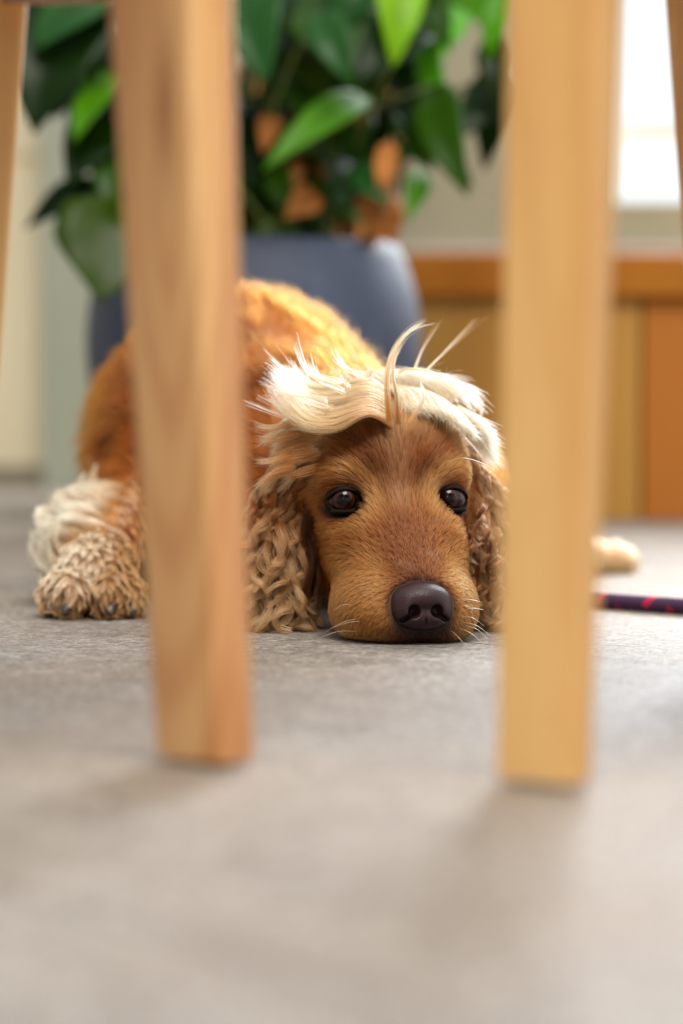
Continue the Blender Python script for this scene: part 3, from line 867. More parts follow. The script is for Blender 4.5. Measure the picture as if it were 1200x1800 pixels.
# ---- coat colours (real markings of the coat), by place on the body
def C(*a): return np.array(srgb(*a)[:3])
def vnoise(p, s, seed=0):
    r = np.random.default_rng(seed); v = np.zeros(len(p))
    for i in range(5):
        k = unit(r.normal(size=3)) * s * (0.7 + 0.6 * r.random()); v += np.sin(p @ k * 6.283 + r.random() * 6.28)
    return v / 5
def sm(x, a, b): t = np.clip((x - a) / (b - a), 0, 1); return t * t * (3 - 2 * t)
def lerp(a, b, t): return a + (b - a) * t[:, None]
EYEA = np.array(EYE)
def coat(p):
    """root and tip colours, and the part index"""
    parts = np.stack(sdf_parts(p), 1); part = parts.argmin(1)
    q = toL(p); x, y, z = q.T; ax = np.abs(x)
    n = len(p)
    base = np.tile(C(184, 102, 36), (n, 1))
    n1 = vnoise(p, 45, 3)
    base = lerp(base, np.tile(C(150, 76, 26), (n, 1)), sm(n1, -.1, .6) * .6)
    # forehead and brow: deeper red-brown, with a paler brown stripe up the middle
    fore = sm(z, .078, .098) * sm(y, -.09, -.02)
    base = lerp(base, np.tile(C(150, 70, 16), (n, 1)), fore * .85)
    brow = np.exp(-(((ax - .0170) / .0085) ** 2 + ((z - .094) / .014) ** 2)) * sm(y, -.06, -.03)
    base = lerp(base, np.tile(C(84, 32, 6), (n, 1)), brow * .9)
    stripe = np.exp(-((x + .002) / .0075) ** 2) * sm(z, .070, .085)
    base = lerp(base, np.tile(C(196, 132, 84), (n, 1)), stripe * .9)
    # bridge of the muzzle: red brown with pale flecks, dark just above the nose
    br = np.exp(-(x / .018) ** 2) * sm(z, .030, .045) * (1 - sm(z, .066, .08))
    base = lerp(base, np.tile(C(142, 72, 32), (n, 1)), br * .85)
    base = lerp(base, np.tile(C(196, 136, 92), (n, 1)), br * sm(vnoise(p, 90, 8), .1, .6) * .55)
    dk = np.exp(-(x / .010) ** 2 - ((z - .041) / .005) ** 2)
    base = lerp(base, np.tile(C(120, 62, 26), (n, 1)), dk * .7)
    # sides of the muzzle and flews: light orange
    fl = sm(ax, .012, .024) * (1 - sm(z, .045, .062)) * sm(y, -.02, .01)
    base = lerp(base, np.tile(C(216, 146, 70), (n, 1)), fl * .85)
    # dark lips under the nose
    lip = np.exp(-(x / .024) ** 4) * (1 - sm(z, .0105, .0175)) * sm(y, .035, .048)
    base = lerp(base, np.tile(C(62, 34, 24), (n, 1)), lip * .95)
    # ring of paler coat round the eyes, black rims
    de = np.minimum(nrm((q - EYEA[0]) * [1, .5, 1]), nrm((q - EYEA[1]) * [1, .5, 1]))
    base = lerp(base, np.tile(C(222, 150, 74), (n, 1)), np.exp(-((de - .0195) / .0045) ** 2) * .8)
    q2 = q.copy(); q2[:, 2] += .003
    de2 = np.minimum(nrm((q2 - EYEA[0] - [.0025, 0, 0]) * [.88, .5, 1]), nrm((q2 - EYEA[1] + [.0025, 0, 0]) * [.88, .5, 1]))
    base = lerp(base, np.tile(C(30, 18, 14), (n, 1)), 1 - sm(de2, .0100, .0132))
    base[part != 0] = C(214, 138, 66)
    sc = np.where(part == 0, .54, 1.0)[:, None]; base = base * sc
    base = lerp(base, np.tile(C(36, 20, 14), (n, 1)), (1 - sm(sd_nose(p), .0008, .0034)) * (part == 0) * .9)
    nz = (part == 0) & (y > .055) & (ax < .0145) & (z > .011) & (z < .033); base[nz] = C(24, 15, 15)
    tip = base * 1.35
    fr_ = sm(z, .106, .124) * (part == 0)
    tip = lerp(tip, np.tile(C(206, 146, 84), (n, 1)), fr_ * .75)
    # crown: long cream hair
    cr = sm(z, .118, .131) * sm(-y, .02, .045)
    m0 = part == 0
    base = np.where(m0[:, None], lerp(base, np.tile(C(236, 210, 170), (n, 1)), cr * .85), base)
    tip = np.where(m0[:, None], lerp(tip, np.tile(C(255, 246, 230), (n, 1)), cr), tip)
    # ears
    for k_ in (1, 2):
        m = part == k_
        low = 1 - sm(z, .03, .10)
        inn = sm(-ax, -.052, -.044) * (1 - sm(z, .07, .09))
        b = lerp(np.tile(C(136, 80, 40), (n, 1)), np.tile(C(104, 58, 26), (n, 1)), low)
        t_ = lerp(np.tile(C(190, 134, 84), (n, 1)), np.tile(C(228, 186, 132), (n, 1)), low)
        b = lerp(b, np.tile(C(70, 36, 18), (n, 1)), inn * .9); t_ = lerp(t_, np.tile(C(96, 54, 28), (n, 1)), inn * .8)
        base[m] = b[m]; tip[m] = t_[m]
    m = part == 3
    nb = sm(vnoise(p, 14, 5), -.2, .6)
    base[m] = lerp(np.tile(C(128, 54, 8), (n, 1)), np.tile(C(88, 34, 4), (n, 1)), nb)[m]
    tip[m] = lerp(np.tile(C(196, 100, 26), (n, 1)), np.tile(C(140, 62, 14), (n, 1)), nb)[m]
    m = (part == 4); k4 = sm(p[:, 0], -.165, -.145)
    base[m] = lerp(np.tile(C(214, 166, 106), (n, 1)), np.tile(C(176, 104, 46), (n, 1)), k4)[m]
    tip[m] = lerp(np.tile(C(252, 234, 206), (n, 1)), np.tile(C(226, 160, 98), (n, 1)), k4)[m]
    m = part == 5
    k5 = sm(p[:, 2], .012, .034) * (1 - sm(p[:, 0], -.168, -.150))
    base[m] = lerp(np.tile(C(150, 98, 54), (n, 1)), np.tile(C(196, 156, 112), (n, 1)), k5)[m]
    tip[m] = lerp(np.tile(C(218, 168, 110), (n, 1)), np.tile(C(246, 224, 194), (n, 1)), k5)[m]
    m = part == 6
    base[m] = C(226, 168, 100); tip[m] = C(250, 216, 160)
    return np.clip(base, 0, 1), np.clip(tip, 0, 1), part, q

V, F = surface_net(sdf, (-.24, 1.39, -.004), (.27, 2.11, .262), 0.0022)
br_, _, _, _ = coat(V)
dog = np_mesh('spaniel_dog', V, F, M['skin'], None, br_ * .8)
tag(dog, 'golden-red cocker spaniel lying with its chin flat on the stone floor', 'dog')

# ------------------------------------------------------------------ eyes, eyelids, nose, claws
GAZE = unit((np.array([0.0, 0.0, .16]) - toW((0, 0, .08)))[None])[0]
def orient(o, d):
    o.rotation_euler = Vector(d).to_track_quat('Z', 'Y').to_euler()
for i, e in enumerate(EYE):
    c = toW(e)
    bm = bmesh.new(); bmesh.ops.create_uvsphere(bm, u_segments=48, v_segments=32, radius=0.0105)
    for v in bm.verts:                                     # cornea bulge
        if v.co.z > 0.006:
            v.co.z += 0.0009 * math.cos(min(1.57, math.hypot(v.co.x, v.co.y) / .0085 * 1.57)) 
    eo = from_bm('eye', bm, M['eye'], dog, True)
    eo.location = c
    g = GAZE + HS * (0.03 if i == 0 else -0.10) + HU * 0.02
    orient(eo, g)
    # eyelids: a shell over the eyeball with an almond opening
    s = -1 if i == 0 else 1
    fwd = unit((HF + HS * s * 0.22 + HU * 0.08)[None])[0]
    sx_ = unit(np.cross(fwd, HU)[None])[0]; 
    if sx_ @ HS < 0: sx_ = -sx_
    up_ = np.cross(sx_, fwd) ; up_ = up_ if up_[2] > 0 else -up_
    B = np.stack([sx_, fwd, up_], 1)
    def lid(p, c=c, B=B, s=s):
        q = (p - c) @ B
        x, y, z = q[..., 0] * s, q[..., 1], q[..., 2]      # x > 0 outward
        sh = np.abs(nrm(q) - .01145) - .00075
        zt = z + x * .12
        top = .0060 - (x / .0110) ** 2 * .0052; bot = -.0068 + ((x + .001) / .0114) ** 2 * .0060
        op = np.maximum(zt - top, bot - zt)                 # < 0 inside the opening
        d = smax(smax(sh, -op, .0012), op - .0030, .0010)
        # lower lid roll and inner corner
        roll = ell(q * np.array([s, 1, 1]), (0, .0080, -.0074), (.0080, .0024, .0012))
        d = smin(d, roll, .002)
        inner = ell(q * np.array([s, 1, 1]), (-.0105, .0072, -.0028), (.0030, .0022, .0022))
        d = smin(d, inner, .002)
        return smax(d, -(y + .000), .001)
    lv, lf = surface_net(lid, c - .0155, c + .0155, 0.0005)
    np_mesh('eyelid', lv, lf, M['lid'], dog)

nv, nf = surface_net(sd_nose, toW((0, .066, .02)) - .028, toW((0, .066, .02)) + .028, 0.0007)
np_mesh('nose', nv, nf, M['nose'], dog)

for (x, y, z, r), sx_ in zip(TOES, (-1, -.4, .4, 1)):
    bm = bmesh.new()
    p0 = Vector((x + sx_ * .0020, y - r * 1.35, z - r * .75)); 
    pts = [p0 + Vector((sx_ * .0006 * k, -.0022 * k, -.0006 * k * k * .45)) for k in range(5)]
    pts[-1].z = max(pts[-1].z, .0016)
    tube_bm(bm, pts, [.0048, .0046, .0038, .0028, .0014], 10)
    from_bm('claw', bm, M['claw'], dog, True)

# ------------------------------------------------------------------ fur
bm_tri = np.concatenate([F[:, [0, 1, 2]], F[:, [0, 2, 3]]])
tv = V[bm_tri]; tcr = np.cross(tv[:, 1] - tv[:, 0], tv[:, 2] - tv[:, 0]); tar = nrm(tcr) / 2
tcen = tv.mean(1)
_, _, tpart, tq = coat(tcen)
tn = grad(tcen)
# how many hairs per square millimetre on each part; what the camera side shows gets the full coat
dens = np.array([2.0, 1.1, 1.1, .50, .85, 1.6, .5])[tpart]
facing = -(tn * unit(tcen - np.array([0, 0, .14]))).sum(-1)
dens = dens * np.where(facing < -.35, .25, 1.0)
dens = np.where((tpart == 0) & (tq[:, 1] < -.085), dens * .5, dens)
dens[(tcen[:, 2] < .0022)] = 0
w = tar * 1e6 * dens
N = int(w.sum())
pick = rng.choice(len(w), size=N, p=w / w.sum())
r1, r2 = rng.random(N), rng.random(N); fl_ = r1 + r2 > 1; r1[fl_] = 1 - r1[fl_]; r2[fl_] = 1 - r2[fl_]
roots = tv[pick, 0] + r1[:, None] * (tv[pick, 1] - tv[pick, 0]) + r2[:, None] * (tv[pick, 2] - tv[pick, 0])
cr0, ct0, part, Q = coat(roots)
nor = grad(roots)
roots = roots - nor * sdf(roots)[:, None]

def keep_mask():
    k = np.ones(N, bool)
    for i, e in enumerate(EYE):
        s = -1 if i == 0 else 1
        d = (Q - np.array(e)); dx = d[:, 0] * s
        rr = np.sqrt((dx / .0104) ** 2 + ((d[:, 2] + .0008) / .0073) ** 2)
        k &= ~((rr < 1) & (d[:, 1] > -.008))
    k &= ~(sd_nose(roots) < .0010)
    k &= ~((Q[:, 1] > .055) & (np.abs(Q[:, 0]) < .0145) & (Q[:, 2] > .011) & (Q[:, 2] < .033))
    return k
km = keep_mask()
roots, cr0, ct0, part, Q, nor = roots[km], cr0[km], ct0[km], part[km], Q[km], nor[km]
N = len(roots)
x, y, z = Q.T; ax = np.abs(x); sg = np.sign(x)

# comb direction in head space: back from the nose, up the bridge, outwards over the brow
comb = np.zeros((N, 3)); length = np.full(N, .008); lift = np.full(N, .30); grav = np.zeros(N)
curl = np.zeros(N); freq = np.full(N, 1.0); clump = np.full(N, .15); csize = np.full(N, .004)
h = part == 0
cl = np.zeros((N, 3))
low = 1 - sm(z, .030, .055)
cl[:, 0] = sg * (sm(ax, .004, .030) * .9 + .10) * (1 + low * .6)
cl[:, 1] = -1.0 + .3 * low
cl[:, 2] = (0.75 * sm(z, .03, .045)) * (1 - sm(ax, .022, .040)) - 1.1 * low * sm(ax, .004, .015) - .35 * sm(ax, .03, .05)
# below the nose the hair points down and outward
und = (z < .016) & (y > .045)
cl[und, 2] -= 1.2; cl[und, 1] += .9
cw = unit(cl) @ HM.T
comb[h] = cw[h]
length[h] = (.0038 + .0050 * sm(-y, -.045, -.005) + .0045 * sm(z, .088, .115) + .012 * sm(z, .104, .122) + .012 * sm(ax, .040, .056) * sm(-y, .01, .04))[h]
lift[h] = (.38 - .16 * sm(z, .05, .08))[h]
clump[h] = .5
crown = h & (z > .122) & (y < -.03)
length[crown] = .030; lift[crown] = .22
tmp = np.zeros((N, 3)); tmp[:, 0] = np.where(x < .008, -1, 1) * 1.0; tmp[:, 1] = -.25; tmp[:, 2] = .05
comb[crown] = (unit(tmp) @ HM.T)[crown]
clump[crown] = .6; csize[crown] = .006
side = h & (ax > .046) & (z > .085) & (y < -.02)
tmp = np.zeros((N, 3)); tmp[:, 0] = sg * 1.0; tmp[:, 1] = -.5; tmp[:, 2] = -.35
comb[side] = (unit(tmp) @ HM.T)[side]; length[side] = .020; clump[side] = .55; csize[side] = .005; lift[side] = .35
# ears: down, curling more and more towards the tips
e = (part == 1) | (part == 2)
tmp = np.zeros((N, 3)); tmp[:, 0] = sg * .25; tmp[:, 1] = .15; tmp[:, 2] = -1
comb[e] = (unit(tmp) @ HM.T)[e]
ez = 1 - sm(z, .05, .105)
length[e] = (.016 + .020 * ez)[e]; lift[e] = (.55 + .25 * ez)[e]; grav[e] = .5
curl[e] = (.0014 + .0042 * ez)[e]; freq[e] = 1.5; clump[e] = .93; csize[e] = .0075
# trunk
t_ = part == 3
tmp = np.tile(np.array([-.35, 1.0, .05]), (N, 1)); tmp[:, 0] += vnoise(roots, 9, 12) * .8; tmp[:, 2] += vnoise(roots, 9, 13) * .7 - .5 * sm(-roots[:, 0], .12, .19)
tmp[:, 2] -= 1.2 * sm(-roots[:, 0], .13, .18)
comb[t_] = unit(tmp)[t_]
length[t_] = .040; lift[t_] = .40; curl[t_] = .0018; freq[t_] = .5; clump[t_] = .55; grav[t_] = .12
# feathered forearm
f_ = part == 4
tmp = np.tile(np.array([-.55, .1, .35]), (N, 1)); tmp += nor * .8; tmp[:, 2] -= .5 * sm(-roots[:, 2], -.03, -.01)
k4 = sm(roots[:, 0], -.170, -.150); tmp[:, 0] += k4 * .7; tmp[:, 1] -= k4 * .5; tmp[:, 2] -= k4 * .5
comb[f_] = unit(tmp)[f_]
length[f_] = (.028 - .016 * k4)[f_]; lift[f_] = (.8 - .45 * k4)[f_]; curl[f_] = .0022; freq[f_] = .9; clump[f_] = .78; csize[f_] = .008
# paw: forward and down over the toes
p_ = part == 5
tmp = np.tile(np.array([0, -1.0, -.45]), (N, 1)); tmp[:, 0] += (roots[:, 0] + .165) * 22
tmp[:, 2] -= sm(-roots[:, 1], -1.600, -1.585) * 1.2
comb[p_] = unit(tmp)[p_]; length[p_] = .0150; lift[p_] = .46; clump[p_] = .85; csize[p_] = .0035; curl[p_] = .0018
r_ = part == 6
comb[r_] = unit(np.tile(np.array([.4, .0, -.6]), (N, 1)))[r_]; length[r_] = .012; lift[r_] = .5; clump[r_] = .6; csize[r_] = .008

K = 8
def grow(ro, no, co, ln, li, gr, K, jit):
    n = len(ro); P_ = np.empty((n, K, 3)); P_[:, 0] = ro - no * .0004
    co = co - no * (co * no).sum(-1, keepdims=True)
    co = unit(co) + rng.normal(size=(n, 3)) * jit
    stp = ln / (K - 1)
    p = P_[:, 0].copy()
    for k in range(1, K):
        t = k / (K - 1)
        nn = no if k < 3 else grad(p)
        d = unit(co - nn * (co * nn).sum(-1, keepdims=True) * .7 + nn * (li * (1.3 - t))[:, None] + np.array([0, 0, -1.0]) * (gr * t)[:, None])
        p = p + d * stp[:, None]
        sd = sdf(p); pen = sd < .0006
        if pen.any(): p[pen] += grad(p[pen]) * (.0006 - sd[pen])[:, None]
        p[:, 2] = np.maximum(p[:, 2], .0008)
        P_[:, k] = p
    return P_
lv_ = length * (0.7 + 0.5 * rng.random(N))
paths = grow(roots, nor, comb, lv_, lift, grav, K, np.where(h, .10, np.where(t_, .26, .14))[:, None])
T = np.linspace(0, 1, K)
# clumps: a guide hair per clump cell; hairs gather on it towards their tips
def clumpit(sel, size, amt, cur, fr, K):
    ids = np.where(sel)[0]
    if len(ids) == 0: return
    order = rng.permutation(ids); kd_pts = roots[order]
    cell = {}; guides = []
    for i_, pt in zip(order, np.floor(kd_pts / size).astype(int)):
        key = tuple(pt)
        if key not in cell: cell[key] = i_; guides.append(i_)
    guides = np.array(guides); kd = kdtree.KDTree(len(guides))
    for j_, gi in enumerate(guides): kd.insert(roots[gi], j_)
    kd.balance()
    near = np.array([kd.find(roots[i_])[1] for i_ in ids])
    G = paths[guides].copy(); n = len(G)
    # wave and curl of each lock
    ph = rng.random(n) * 6.283; dirn = unit(G[:, -1] - G[:, 0]); a1 = unit(np.cross(dirn, rng.normal(size=(n, 3)))); a2 = np.cross(dirn, a1)
    fj = fr[guides] * (0.7 + .6 * rng.random(n)); sg_ = np.where(rng.random(n) < .5, 1, -1)
    for k in range(K):
        t = T[k]; an = ph + 6.283 * fj * t
        w_ = (cur[guides] * t ** .8)[:, None]
        G[:, k] += a1 * ((np.cos(an) - np.cos(ph)))[:, None] * w_ + a2 * ((np.sin(an) - np.sin(ph)) * sg_)[:, None] * w_
    lr = (0.75 + .5 * rng.random(n))
    off = roots[ids] - roots[guides][near]
    tgt = G[near] + off[:, None, :] * (1 - .80 * T[None, :, None] ** .9)
    c = (amt[ids][:, None] * T[None] ** .55)[..., None]
    newp = paths[ids] * (1 - c) + tgt * c
    sh = lr[near] ** .5
    newp = newp[:, :1] + (newp - newp[:, :1]) * sh[:, None, None]
    paths[ids] = newp
    # locks differ a little in shade
    br = 1 + (rng.random(n) - .5) * .24
    cr0[ids] *= br[near][:, None]; ct0[ids] *= br[near][:, None]
for sel, s_ in ((h & ~crown & ~side, .0034), (crown, .006), (side, .0055), (e, .0085), (t_, .0075), (f_, .0085), (p_, .0052), (r_, .008)):
    clumpit(sel, s_, clump, curl, freq, K)
# push back out of the body after curling, frizz a little
fz = rng.normal(size=(N, 3)) * (np.where(h, .00018, .0006) * np.where(p_, .4, 1))[:, None]
paths += fz[:, None, :] * (T ** 1.2)[None, :, None]
for k in range(1, K):
    p = paths[:, k]; sd = sdf(p); pen = sd < .0003
    if pen.any(): p[pen] += grad(p[pen]) * (.0003 - sd[pen])[:, None]
    p[:, 2] = np.maximum(p[:, 2], .0006)
# keep hair off eyeballs and nose
for i_, e_ in enumerate(EYE):
    c = toW(e_)
    for k in range(K):
        v_ = paths[:, k] - c; dd = nrm(v_); bad = dd < .0119
        paths[bad, k] = c + unit(v_[bad]) * .0119
rad = np.where(h, .00012, .00016); rad = np.where(t_, .00024, rad); rad = np.where(f_, .00020, rad); rad = np.where(crown | side, .00014, rad); rad = np.where(r_, .0003, rad)
jb = 1 + (rng.random(N) - .5) * .60
cr0 = np.clip(cr0 * jb[:, None], 0, .95); ct0 = np.clip(ct0 * jb[:, None], 0, .95)

def hair_object(name, pts, rads, croot, ctip, label=None):
    n, k, _ = pts.shape
    hc = bpy.data.hair_curves.new(name)
    hc.add_curves([k] * n)
    hc.attributes['position'].data.foreach_set('vector', (pts).astype(np.float32).ravel())
    taper = 1 - .75 * np.linspace(0, 1, k) ** 2
    r_a = hc.attributes.get('radius') or hc.attributes.new('radius', 'FLOAT', 'POINT')
    r_a.data.foreach_set('value', (rads[:, None] * taper[None]).astype(np.float32).ravel())
    for nm, cc in (('col_root', croot), ('col_tip', ctip)):
        a_ = hc.attributes.new(nm, 'FLOAT_COLOR', 'CURVE')
        a_.data.foreach_set('color', np.concatenate([cc, np.ones((n, 1))], 1).astype(np.float32).ravel())
    hc.materials.append(M['hair'])
    o = bpy.data.objects.new(name, hc); COL.objects.link(o); o.parent = dog
    o['kind'] = 'stuff'
    if label: o['label'] = label
    return o
cam_far = (h | e | p_)
hair_object('face_fur', paths[h & ~crown], rad[h & ~crown], cr0[h & ~crown], ct0[h & ~crown], 'short red-brown face fur')
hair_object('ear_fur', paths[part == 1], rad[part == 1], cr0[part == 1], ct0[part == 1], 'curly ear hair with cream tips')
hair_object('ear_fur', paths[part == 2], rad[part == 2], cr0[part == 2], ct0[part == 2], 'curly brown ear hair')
hair_object('body_fur', paths[t_], rad[t_], cr0[t_], ct0[t_], 'wavy orange body coat')
hair_object('leg_feathering', paths[f_ | p_ | r_], rad[f_ | p_ | r_], cr0[f_ | p_ | r_], ct0[f_ | p_ | r_], 'fluffy cream leg hair')

# ---- long hair of the crown: hand laid locks
tk, tr, tc1, tc2 = [], [], [], []
KT = 14
def catmull(pts, n):
    pts = np.array(pts, float); m = len(pts) - 1; out = []
    for t in np.linspace(0, m - 1e-6, n):
        i_ = int(t); f__ = t - i_
        p0, p1, p2, p3 = pts[max(i_ - 1, 0)], pts[i_], pts[i_ + 1], pts[min(i_ + 2, m)]
        out.append(.5 * ((2 * p1) + (p2 - p0) * f__ + (2 * p0 - 5 * p1 + 4 * p2 - p3) * f__ ** 2 + (3 * p1 - p0 - 3 * p2 + p3) * f__ ** 3))
    return np.array(out)
def lock(px, n, w0, w1, c0, c1, r=.00012, spread=1.0, wild=0.0, tipw=None, midw=None):
    """px: list of (photo x, photo y, depth) the lock runs through; n hairs spread w0 (root) to w1 (tip)"""
    g = catmull([tuple(P(*a)) for a in px], KT); Tt = np.linspace(0, 1, KT)
    lb = 1 + (rng.random() - .5) * .5
    for _ in range(n):
        u = rng.normal(size=3); u /= max(1, np.linalg.norm(u)); u *= rng.random() ** .4
        ww = w0 + (w1 - w0) * Tt
        if midw is not None: ww = np.where(Tt < .5, w0 + (midw - w0) * Tt * 2, midw + (w1 - midw) * (Tt * 2 - 1))
        q_ = g + (u[None] * ww[:, None]) * spread
        if wild: q_ = q_ + rng.normal(size=3)[None] * wild * (Tt ** 2)[:, None]
        sh = .75 + .25 * rng.random(); m_ = int(KT * sh)
        q_ = np.stack([np.interp(Tt * sh, Tt, q_[:, k_]) for k_ in range(3)], 1)
        tk.append(q_); tr.append(r * (.8 + .5 * rng.random()))
        b_ = lb * (1 + (rng.random() - .5) * .5)
        tc1.append(np.clip(c0 * b_, 0, .95)); tc2.append(np.clip(c1 * b_, 0, .95))
CW, CC, CT, CG = C(246, 230, 202), C(234, 202, 150), C(196, 138, 78), C(164, 100, 46)
# swept band to the photo's left, rising from the parting above the brow
for k in range(150):
    a = (k / 149) ** .9 + rng.uniform(-.03, .03); a = min(1, max(0, a))
    y0 = 744 - 62 * a; 
    lock([(688 - 10 * a, y0 + 6, 1.486 + .030 * a), (645, y0 - 15, 1.472 + .034 * a), (585 + rng.uniform(-8, 8), y0 - 4 + 12 * (1 - a) ** .5 + rng.uniform(-5, 5), 1.474 + .04 * a), (535 + rng.uniform(-8, 8), y0 - 2 + 4 * (1 - a) + rng.uniform(-9, 9), 1.482 + .042 * a), (500 - rng.integers(-24, 34), y0 - 14 - rng.integers(0, 48), 1.492 + .042 * a)],
         30, .0016, .0010, CT * (1 - a) + CC * a, CC * (1 - a * .45) + CW * a * .45, .00012, wild=.0028)
# wisps at its end
for (x0, y0, x1, y1, x2, y2) in [(560, 742, 505, 728, 466, 678), (560, 730, 500, 712, 470, 672), (570, 715, 512, 690, 480, 645), (590, 680, 545, 655, 526, 600), (600, 672, 548, 662, 532, 640), (560, 735, 520, 735, 440, 700), (600, 690, 560, 664, 546, 630),
                                 (545, 748, 500, 750, 440, 780), (550, 752, 500, 762, 455, 800), (640, 660, 600, 640, 580, 610), (560, 700, 505, 690, 462, 668)]:
    for q_ in range(3):
        j_ = rng.uniform(-9, 9, 4); lock([(x0 + 14, y0 + j_[3], 1.484), (x0, y0 + j_[0] * .6, 1.486), (x1 + j_[1] * .7, y1 + j_[2] * .7, 1.492), (x2 + j_[1] * 1.6, y2 + j_[2] * 1.5, 1.50)], 9, .0012, .0005, CC, CW, .00012, wild=.0015)
# crown seen from the front: white hair over the top and down the right side
for k in range(120):
    a = k / 119
    x0 = 690 + 120 * a; y0 = 720 - 20 * math.sin(a * 3.0) + 30 * a
    lock([(x0 - 25, 678 + 34 * a * a, 1.535), (x0 + 5, y0 - 30 + 18 * a, 1.515), (x0 + 22, y0 - 2 + 18 * a, 1.50), (x0 + 30 + rng.integers(-10, 14), y0 + 4 + 20 * a + rng.integers(-6, 16), 1.497)],
         19, .0022, .0010, CT if k % 4 == 0 else CC, CW if k % 3 else CC, .00011, wild=.0025)
for k in range(26):
    a = k / 25
    lock([(800 + 20 * a, 720 + 40 * a, 1.53), (838 + 8 * a, 740 + 50 * a, 1.52), (868 + rng.integers(-6, 14), 765 + 60 * a, 1.515)], 34, .0040, .0025, CC, CW, .00012, wild=.003)
# hair across the very top
for k in range(26):
    a = k / 25
    lock([(610 + 170 * a, 676 + 26 * (a - .4) ** 2 * 4, 1.56), (640 + 170 * a, 658 + 60 * (a - .35) ** 2, 1.55), (665 + 190 * a, 664 + 90 * (a - .3) ** 2 + 8, 1.535)], 40, .005, .004, CC, CW, .00012, wild=.004)
# the tuft that stands up and bends right, and thin stray hairs
lock([(684, 742, 1.478), (680, 690, 1.474), (681, 650, 1.476), (694, 612, 1.48), (722, 580, 1.484), (752, 564, 1.49)], 60, .0026, .0016, CG, CC, .00009, midw=.0013, wild=.0012)
lock([(684, 742, 1.478), (680, 690, 1.474), (681, 650, 1.476), (692, 618, 1.48), (712, 590, 1.484), (740, 574, 1.49), (778, 566, 1.49)], 9, .0012, .0012, CG, CC, .00008)
lock([(700, 745, 1.478), (696, 690, 1.474), (690, 655, 1.476), (697, 620, 1.48), (716, 592, 1.484)], 44, .0020, .0014, CG, CC, .00009, midw=.0010, wild=.0010)
lock([(722, 740, 1.48), (744, 700, 1.48), (738, 670, 1.48)], 40, .002, .001, CT, CW)
lock([(700, 655, 1.53), (722, 648, 1.51), (764, 656, 1.50), (800, 680, 1.50), (830, 715, 1.505)], 34, .0009, .0008, CC, C(232, 190, 140), .0001, wild=.0006)
lock([(728, 652, 1.55), (740, 620, 1.56), (757, 590, 1.57), (776, 560, 1.58)], 16, .0012, .0014, CC, CT, .00008, midw=.0006, wild=.0015)
lock([(742, 658, 1.55), (775, 625, 1.58), (810, 590, 1.61), (850, 550, 1.64)], 14, .0009, .0016, CC, CT, .00008, midw=.0006, wild=.0015)
for k in range(70):
    x0 = rng.uniform(600, 860); y0 = 672 + max(0, x0 - 740) * .55; a_ = rng.uniform(-1, 1)
    ln = rng.uniform(25, 75)
    lock([(x0, y0, 1.545), (x0 + a_ * ln * .5, y0 - ln * .35, 1.55), (x0 + a_ * ln, y0 - ln * rng.uniform(.1, .6), 1.555)], 3, .001, .003, CC, CC, .00006, wild=.004)
# side fringe over the left ear top
for k in range(34):
    x0 = rng.uniform(500, 560); y0 = rng.uniform(740, 830)
    lock([(x0 + 10, y0, 1.49), (x0 - 25, y0 + 10, 1.492), (x0 - 55, y0 + rng.uniform(5, 50), 1.498)], 34, .003, .0012, C(180, 118, 66), C(216, 166, 112), .00012, wild=.002)
# ringlets of the left ear, cream tipped, hanging to the floor
def ringlet(x0, y0, x1, y1, d, n, amp, turns, w0, w1, c0, c1):
    g = []; ph = rng.random() * 6.28
    m = 9
    for k in range(m):
        t = k / (m - 1)
        g.append((x0 + (x1 - x0) * t + amp * math.sin(ph + turns * 6.283 * t) * min(1, .3 + t), y0 + (y1 - y0) * t + amp * .35 * math.cos(ph + turns * 6.283 * t), d + .0003 * amp * math.cos(ph + turns * 6.283 * t)))
    lock(g, n, w0, w1, c0, c1, .00012)
for k in range(40):
    x0 = rng.uniform(440, 525); y0 = rng.uniform(860, 1010); ln = rng.uniform(60, 110)
    y1 = min(1088, y0 + ln)
    ringlet(x0, y0, x0 + rng.uniform(-12, 14), y1, 1.506, 40, rng.uniform(8, 15), rng.uniform(1.0, 2.0), .0020, .0007, *((C(120, 70, 34), C(206, 158, 106)) if k % 3 == 0 else (C(148, 80, 32), C(228, 174, 110))))
for k in range(26):
    x0 = rng.uniform(812, 880); y0 = rng.uniform(880, 1040); ln = rng.uniform(50, 90)
    ringlet(x0, y0, x0 + rng.uniform(-6, 10), min(1112, y0 + ln), 1.490, 38, rng.uniform(7, 13), rng.uniform(1.0, 2.0), .0020, .0007, *((C(96, 52, 26), C(150, 98, 62)) if k % 2 else (C(132, 78, 44), C(200, 150, 110))))
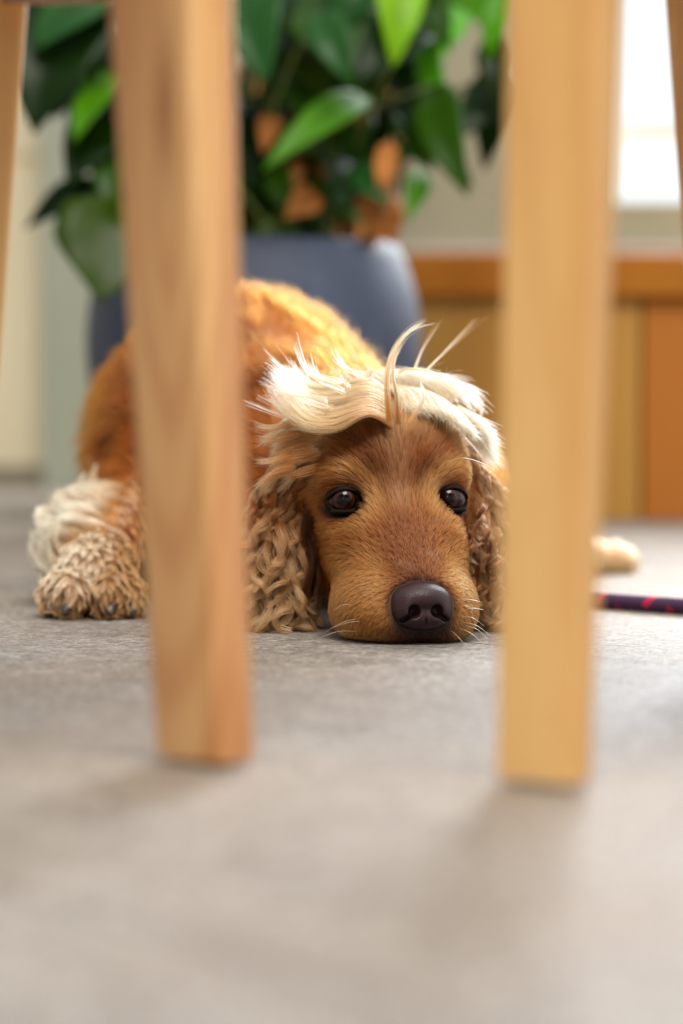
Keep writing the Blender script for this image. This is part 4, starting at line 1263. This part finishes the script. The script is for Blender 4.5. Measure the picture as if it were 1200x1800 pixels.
# dark hair inside the ear beside the cheek
# tufts along the line of the back
for k in range(22):
    x0 = 428 + 190 * (k / 21) ** 1.2; y0 = 512 + 104 * ((x0 - 428) / 190) ** 1.3 + rng.uniform(-2, 10)
    lock([(x0 + 8, y0 + 10, 1.86 - .0008 * (x0 - 428)), (x0 - 4, y0 - 8, 1.86 - .0008 * (x0 - 428)), (x0 - rng.uniform(2, 16), y0 - rng.uniform(16, 30), 1.87 - .0008 * (x0 - 428))], 30, .004, .001, C(160, 80, 20), C(216, 124, 44), .0002)
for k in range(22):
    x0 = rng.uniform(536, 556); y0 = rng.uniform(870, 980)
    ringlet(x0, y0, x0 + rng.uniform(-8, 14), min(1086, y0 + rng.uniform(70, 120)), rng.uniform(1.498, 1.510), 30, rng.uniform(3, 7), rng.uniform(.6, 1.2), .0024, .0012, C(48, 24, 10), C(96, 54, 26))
TK = np.array(tk)
for k in range(1, KT):
    p = TK[:, k]; sd = sdf(p); pen = sd < .0004
    if pen.any(): p[pen] += grad(p[pen]) * (.0004 - sd[pen])[:, None]
    p[:, 2] = np.maximum(p[:, 2], .0008)
hair_object('long_hair', TK, np.array(tr), np.array(tc1), np.array(tc2), 'long cream hair swept over the crown')
hc_ = crown
hair_object('crown_fur', paths[hc_], rad[hc_], cr0[hc_], ct0[hc_], 'cream crown fur')

# whiskers
wk = []
def whisker(a): wk.append(catmull([tuple(P(*q)) for q in a], KT))
whisker([(783, 812, 1.475), (815, 805, 1.47), (850, 815, 1.47), (872, 830, 1.475)])
for (x0, y0, x1, y1) in [(800, 1062, 846, 1058), (803, 1068, 832, 1072), (806, 1078, 850, 1072), (812, 1084, 850, 1100), (815, 1094, 862, 1118), (806, 1104, 852, 1136), (792, 1112, 822, 1142), (818, 1100, 858, 1124), (786, 1108, 812, 1130),
                         (640, 1086, 570, 1112), (655, 1094, 582, 1104), (620, 1064, 585, 1074), (628, 1110, 560, 1122)]:
    whisker([(x0, y0, 1.425), ((x0 + x1) / 2, (y0 + y1) / 2 - 6, 1.418), (x1, y1, 1.42)])
WK = np.array(wk); WK[:, :, 2] = np.maximum(WK[:, :, 2], .001)
hair_object('whiskers', WK, np.full(len(WK), .00016), np.tile(C(220, 190, 150), (len(WK), 1)), np.tile(C(245, 225, 195), (len(WK), 1)), 'pale whiskers')
print('HAIRS', N, len(TK))
